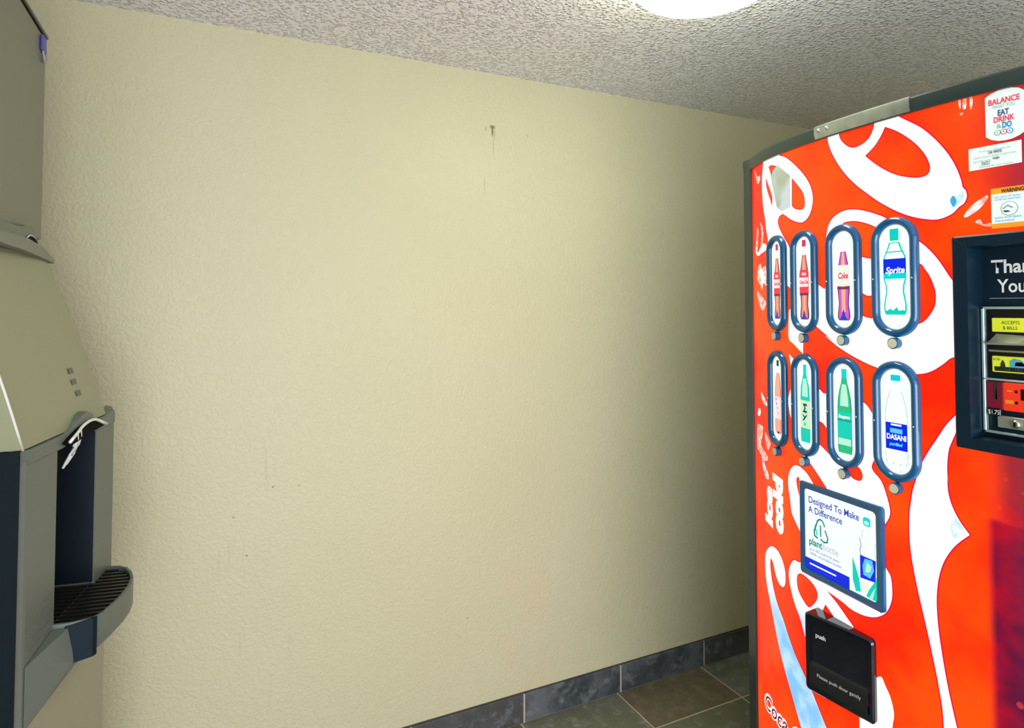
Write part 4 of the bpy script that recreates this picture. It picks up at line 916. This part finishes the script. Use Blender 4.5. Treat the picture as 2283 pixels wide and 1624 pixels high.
# side and body
bm = bmesh.new(); box(bm, (-0.85, 1.354, 0.80), (-0.2925, 1.3585, 1.311)); obj('side_panel', bm, M['navy_side'], ice)
bm = bmesh.new()
def slabI(bm, s0, s1, w0, w1, z0, z1, mi=0):
    prism(bm, [IP(s0, w0, z0), IP(s1, w0, z0), IP(s1, w1, z0), IP(s0, w1, z0)], (0, 0, z1 - z0), mi)
# front frame: near stile (chamfered corner), far stile, head
bm = bmesh.new()
prism(bm, [IP(0.000, -0.006, 0.93), IP(0.012, 0.001, 0.93), IP(0.020, 0.002, 0.93), IP(0.134, 0.002, 0.93), IP(0.134, -0.20, 0.93), IP(0.000, -0.20, 0.93)], (0, 0, 0.36))
obj('front_stile', bm, M['warm_grey'], ice)
bm = bmesh.new()
prism(bm, [IP(0.334, 0.002, 0.90), IP(IL - 0.012, 0.002, 0.90), IP(IL, -0.010, 0.90), IP(IL, -0.30, 0.90), IP(0.334, -0.24, 0.90)], (0, 0, 0.40))
obj('front_stile', bm, M['warm_grey'], ice)
bm = bmesh.new(); prism(bm, [IP(0.134, -0.17, 0.93), IP(0.336, -0.17, 0.93), IP(0.336, -0.19, 0.93), IP(0.134, -0.19, 0.93)], (0, 0, 0.37)); 
prism(bm, [IP(0.332, -0.001, 0.95), IP(0.335, -0.001, 0.95), IP(0.335, -0.19, 0.95), IP(0.332, -0.19, 0.95)], (0, 0, 0.35))
obj('niche_liner', bm, M['niche'], ice)
# trim under the bonnet with its hump
def hump(s):
    t = (s - 0.250) / 0.096
    return 0.029 * (0.5 + 0.5 * cos(pi * t)) if abs(t) < 1 else 0.0
bm = bmesh.new(); n = 48; rows = []
for i in range(n + 1):
    s = IL * i / n; zt = 1.309 + hump(s) + 0.010 * max(0, (s - 0.36) / 0.09) ** 2; zb = 1.282 + hump(s) * 0.80
    wo = 0.006 + 0.008 * (hump(s) / 0.029)
    if s < 0.01: wo -= 0.008
    if s > IL - 0.012: wo -= 0.010
    rows.append([bm.verts.new(IP(s, -0.02, zt + 0.004)), bm.verts.new(IP(s, wo - 0.003, zt)), bm.verts.new(IP(s, wo, zt - 0.006)), bm.verts.new(IP(s, wo, zb + 0.004)), bm.verts.new(IP(s, wo - 0.004, zb)), bm.verts.new(IP(s, -0.02, zb))])
for a, b in zip(rows, rows[1:]):
    for k in range(6): bm.faces.new((a[k], b[k], b[(k + 1) % 6], a[(k + 1) % 6]))
bm.faces.new(rows[0]); bm.faces.new(rows[-1][::-1])
obj('trim_band', bm, M['warm_grey'], ice, smooth=40)
# chute
ch = bpy.data.objects.new('ice_chute', None); COL.objects.link(ch); ch.parent = ice; ch.location = IP(0.24, 0, 1.25) - ice.location
bm = bmesh.new()
arcp = []
AK = [(0.142, 1.296), (0.160, 1.302), (0.179, 1.308), (0.197, 1.315), (0.215, 1.319), (0.234, 1.321), (0.253, 1.321), (0.270, 1.319), (0.286, 1.315), (0.312, 1.306), (0.338, 1.297)]
for s, z in AK: arcp.append(IP(s, 0.020, z))
tube(bm, arcp, 0.0032, 8); obj('chute_lip', bm, M['silver_edge'], ch, smooth=True)
bm = bmesh.new()
prism(bm, [IP(s, 0.0155, z - 0.002) for s, z in AK] + [IP(0.300, 0.0155, 1.294), IP(0.250, 0.0155, 1.293), IP(0.200, 0.0155, 1.288), IP(0.160, 0.0155, 1.286)], inn * -0.03)
obj('chute_hood', bm, M['matte_black'], ch)
bm = bmesh.new()
prof = [(0.190, 1.306, 0.016), (0.196, 1.290, 0.014), (0.197, 1.276, 0.010), (0.188, 1.260, 0.006), (0.178, 1.248, 0.002), (0.170, 1.240, 0.000)]
for q, dz in ((0.0, 0.0), (0.016, 0.004)):
    tube(bm, [IP(s + q, w_ - 0.002, z + dz) for s, z, w_ in prof], [0.0035, 0.0040, 0.0042, 0.0038, 0.0030, 0.0022], 7)
for (a, b) in zip(prof, prof[1:]):
    prism(bm, [IP(a[0], a[2] - 0.002, a[1]), IP(a[0] + 0.016, a[2] - 0.002, a[1] + 0.004), IP(b[0] + 0.016, b[2] - 0.002, b[1] + 0.004), IP(b[0], b[2] - 0.002, b[1])], inn * -0.002)
obj('push_lever', bm, M['clear'], ch, smooth=40)
bm = bmesh.new(); prism(bm, [IP(0.140, -0.012, 1.235), IP(0.176, -0.012, 1.232), IP(0.192, -0.012, 1.25), IP(0.200, -0.012, 1.295), IP(0.140, -0.012, 1.295)], inn * -0.10); obj('chute_throat', bm, M['matte_black'], ch)
# lower shroud and tray
bm = bmesh.new()
prism(bm, [IP(0.000, -0.006, 0.818), IP(0.012, 0.002, 0.818), IP(IL - 0.012, 0.002, 0.818), IP(IL, -0.010, 0.818), IP(IL, -0.3, 0.818), IP(0.0, -0.2, 0.818)], (0, 0, 0.114))
# flare that runs out to the tray
pts = [IP(0.03, 0.002, 0.818), IP(0.128, 0.002, 0.862), IP(0.134, 0.002, 0.932), IP(0.012, 0.002, 0.932), IP(0.012, 0.002, 0.818)]
obj('lower_shroud', bm, M['warm_grey'], ice)
def tray_outline(g_=0.0, n=28):
    key = [(0.128, 0.0), (0.129, 0.030), (0.140, 0.066), (0.160, 0.076), (0.200, 0.084), (0.240, 0.089), (0.285, 0.089), (0.330, 0.082), (0.368, 0.067), (0.395, 0.050), (0.410, 0.030), (0.416, 0.0)]
    out = []
    c = (0.272, 0.0)
    for s, w_ in key:
        d = Vector((s - c[0], w_ - c[1])); l = d.length; d *= (l - g_) / l; out.append((c[0] + d.x, max(0.0, c[1] + d.y)))
    return out
bm = bmesh.new(); O = tray_outline(); I_ = tray_outline(0.006); B_ = tray_outline(0.012)
z1 = 0.952; z0 = 0.895; zi = 0.930
rws = []
for o_, i_, b_ in zip(O, I_, B_):
    rws.append([bm.verts.new(IP(*b_, z0 - 0.012)), bm.verts.new(IP(*o_, z0)), bm.verts.new(IP(*o_, z1 - 0.003)), bm.verts.new(IP(o_[0], o_[1], z1)), bm.verts.new(IP(*i_, z1)), bm.verts.new(IP(*i_, zi))])
for a, b in zip(rws, rws[1:]):
    for k in range(5): bm.faces.new((a[k], b[k], b[k + 1], a[k + 1]))
bm.faces.new([r[5] for r in rws]); bm.faces.new([r[0] for r in rws])
tray = obj('drip_tray', bm, M['warm_grey'], ice, smooth=40)
# wire/slat grille
bm = bmesh.new()
inn_o = [(s, w_) for s, w_ in tray_outline(0.008)]
def tray_w(s):
    for (a, b), (c, d) in zip(inn_o, inn_o[1:]):
        if a <= s <= c: return b + (d - b) * (s - a) / (c - a + 1e-9)
    return 0.0
poly(bm, lambda a, b: IP(a, b, zi + 0.001), [(s, w_) for s, w_ in inn_o] + [(0.330, -0.16), (0.136, -0.16)], 0)
for k in range(15):
    s0 = 0.140 + 0.0185 * k; wf = tray_w(s0 + 0.0015) - 0.001; wb = -0.155 if s0 < 0.328 else 0.002
    if wf > wb + 0.004:
        prism(bm, [IP(s0, wb, 0.940), IP(s0, wf, 0.940), IP(s0 + 0.0070, wf, 0.940), IP(s0 + 0.0070, wb, 0.940)], (0, 0, 0.006))
prism(bm, [IP(0.142, -0.006, 0.9455), IP(0.398, -0.006, 0.9455), IP(0.398, -0.0035, 0.9455), IP(0.142, -0.0035, 0.9455)], (0, 0, 0.0022))
obj('tray_grille', bm, mat('black_grille', (0.016, 0.016, 0.014), 0.3), tray)
bm = bmesh.new()
prism(bm, [IP(0.124, 0.024, 0.874), IP(0.136, 0.068, 0.880), IP(0.146, 0.072, 0.880), IP(0.146, 0.024, 0.874)], (0, 0, 0.073))
obj('tray_block', bm, M['blue_block'], tray)
# flare between stile foot and tray
bm = bmesh.new()
a = [IP(0.020, 0.003, 0.930), IP(0.130, 0.003, 0.945), IP(0.130, 0.030, 0.945), IP(0.126, 0.040, 0.880), IP(0.126, 0.003, 0.835), IP(0.020, 0.003, 0.822)]
vs_ = [bm.verts.new(p) for p in a]; bm.faces.new((vs_[0], vs_[1], vs_[2])); bm.faces.new((vs_[0], vs_[2], vs_[3])); bm.faces.new((vs_[0], vs_[3], vs_[5])); bm.faces.new((vs_[5], vs_[3], vs_[4])); bm.faces.new((vs_[1], vs_[4], vs_[3], vs_[2])); bm.faces.new((vs_[0], vs_[5], vs_[4], vs_[1]))
obj('tray_bracket', bm, M['warm_grey'], ice)
# flutes on the near stile
for k in range(5):
    bm = bmesh.new(); z = 0.950 + 0.016 * k; slabI(bm, 0.030 + 0.014 * k, 0.126, 0.0015, 0.0030, z, z + 0.0018)
    obj('stile_rib', bm, M['warm_grey'], ice)
# lower cabinet
bm = bmesh.new()
prism(bm, [IP(0.004, -0.016, 0.08), IP(IL - 0.006, -0.012, 0.08), IP(IL - 0.006, -0.45, 0.08), IP(0.004, -0.55, 0.08)], (0, 0, 0.738)); obj('lower_cabinet', bm, M['low_cab'], ice)
bm = bmesh.new(); box(bm, (-0.85, 1.354, 0.08), (-0.2925, 1.3585, 0.798)); obj('lower_side_panel', bm, M['navy_side'], ice)
bm = bmesh.new(); prism(bm, [Vector((-0.85, 1.365, 0.80)), IP(0.0, -0.19, 0.80), IP(IL, -0.29, 0.80), Vector((-0.85, 1.80, 0.80))], (0, 0, 0.51)); obj('hopper_body', bm, M['navy_side'], ice)
for (x, y) in ((-0.36, 1.42), (-0.30, 1.74), (-0.75, 1.42), (-0.75, 1.74)):
    bm = bmesh.new(); lathe(bm, [(0, 0), (0.022, 0), (0.022, 0.01), (0.012, 0.014), (0.012, 0.082), (0, 0.082)], (x, y, 0), 16); obj('foot', bm, M['black'], ice, smooth=40)
# top cap with handle hump
bm = bmesh.new()
def capf(x): return lambda q: Vector((x + (q[0] - 1.55) * -0.02, q[0], q[1]))
bm = bmesh.new(); prism(bm, [capf(-0.337)(q) for q in CAP_BACK], (-0.013, 0, 0)); obj('cap_handle', bm, M['warm_grey'], ice)
bm = bmesh.new(); prism(bm, [capf(-0.330)(q) for q in CAP_LOW], (-0.02, 0, 0)); obj('top_cap', bm, M['cap_grey'], ice)
bm = bmesh.new(); prism(bm, [capf(-0.3355)(q) for q in CAP_HOLE], (-0.001, 0, 0)); obj('cap_grip', bm, M['matte_black'], ice)
bm = bmesh.new(); tube(bm, [capf(-0.3350)(q) for q in CAP_HOLE[:4]], 0.0016, 6); obj('grip_rim', bm, M['clear'], ice, smooth=True)
bm = bmesh.new(); box(bm, (-0.85, 1.15, 1.66), (-0.385, 1.845, 1.700)); obj('top_deck', bm, M['warm_grey'], ice)

# ==================================================================== ICE MAKER on top
M['maker'] = mat('greenish_grey_steel', (0.18, 0.19, 0.145), 0.4, 0.1, noise=0.05, nscale=2)
mk = thing('ice_maker', 'plain grey-green ice maker cabinet standing on the ice dispenser, upper left', 'ice maker', (-0.62, 1.42, 1.716))
bm = bmesh.new(); box(bm, (-0.88, 1.05, 1.716), (-0.354, 1.785, 2.186), 0.008, 3); obj('cabinet', bm, M['maker'], mk, smooth=35)
bm = bmesh.new(); box(bm, (-0.884, 1.046, 2.188), (-0.350, 1.789, 2.196), 0.002, 1); obj('lid_seam', bm, M['black'], mk)
bm = bmesh.new(); box(bm, (-0.884, 1.046, 2.196), (-0.356, 1.784, 2.206), 0.003, 2); obj('lid', bm, M['maker'], mk)
M['tag_blue'] = mat('blue_plastic', (0.07, 0.07, 0.38), 0.4); M['tag_pale'] = mat('pale_plastic', (0.40, 0.40, 0.45), 0.4)
tg = thing('cable_tag', 'small blue plastic tag at the upper corner of the ice maker', 'tag', (-0.351, 1.74, 2.12))
bm = bmesh.new(); box(bm, (-0.353, 1.725, 2.143), (-0.348, 1.760, 2.178), 0.0015, 2); obj('clip', bm, M['tag_blue'], tg)
bm = bmesh.new(); tube(bm, [(-0.350, 1.735, 2.145), (-0.349, 1.738, 2.132), (-0.350, 1.752, 2.122), (-0.350, 1.762, 2.130), (-0.350, 1.762, 2.142)], 0.0028, 6); obj('loop', bm, M['tag_pale'], tg, smooth=True)
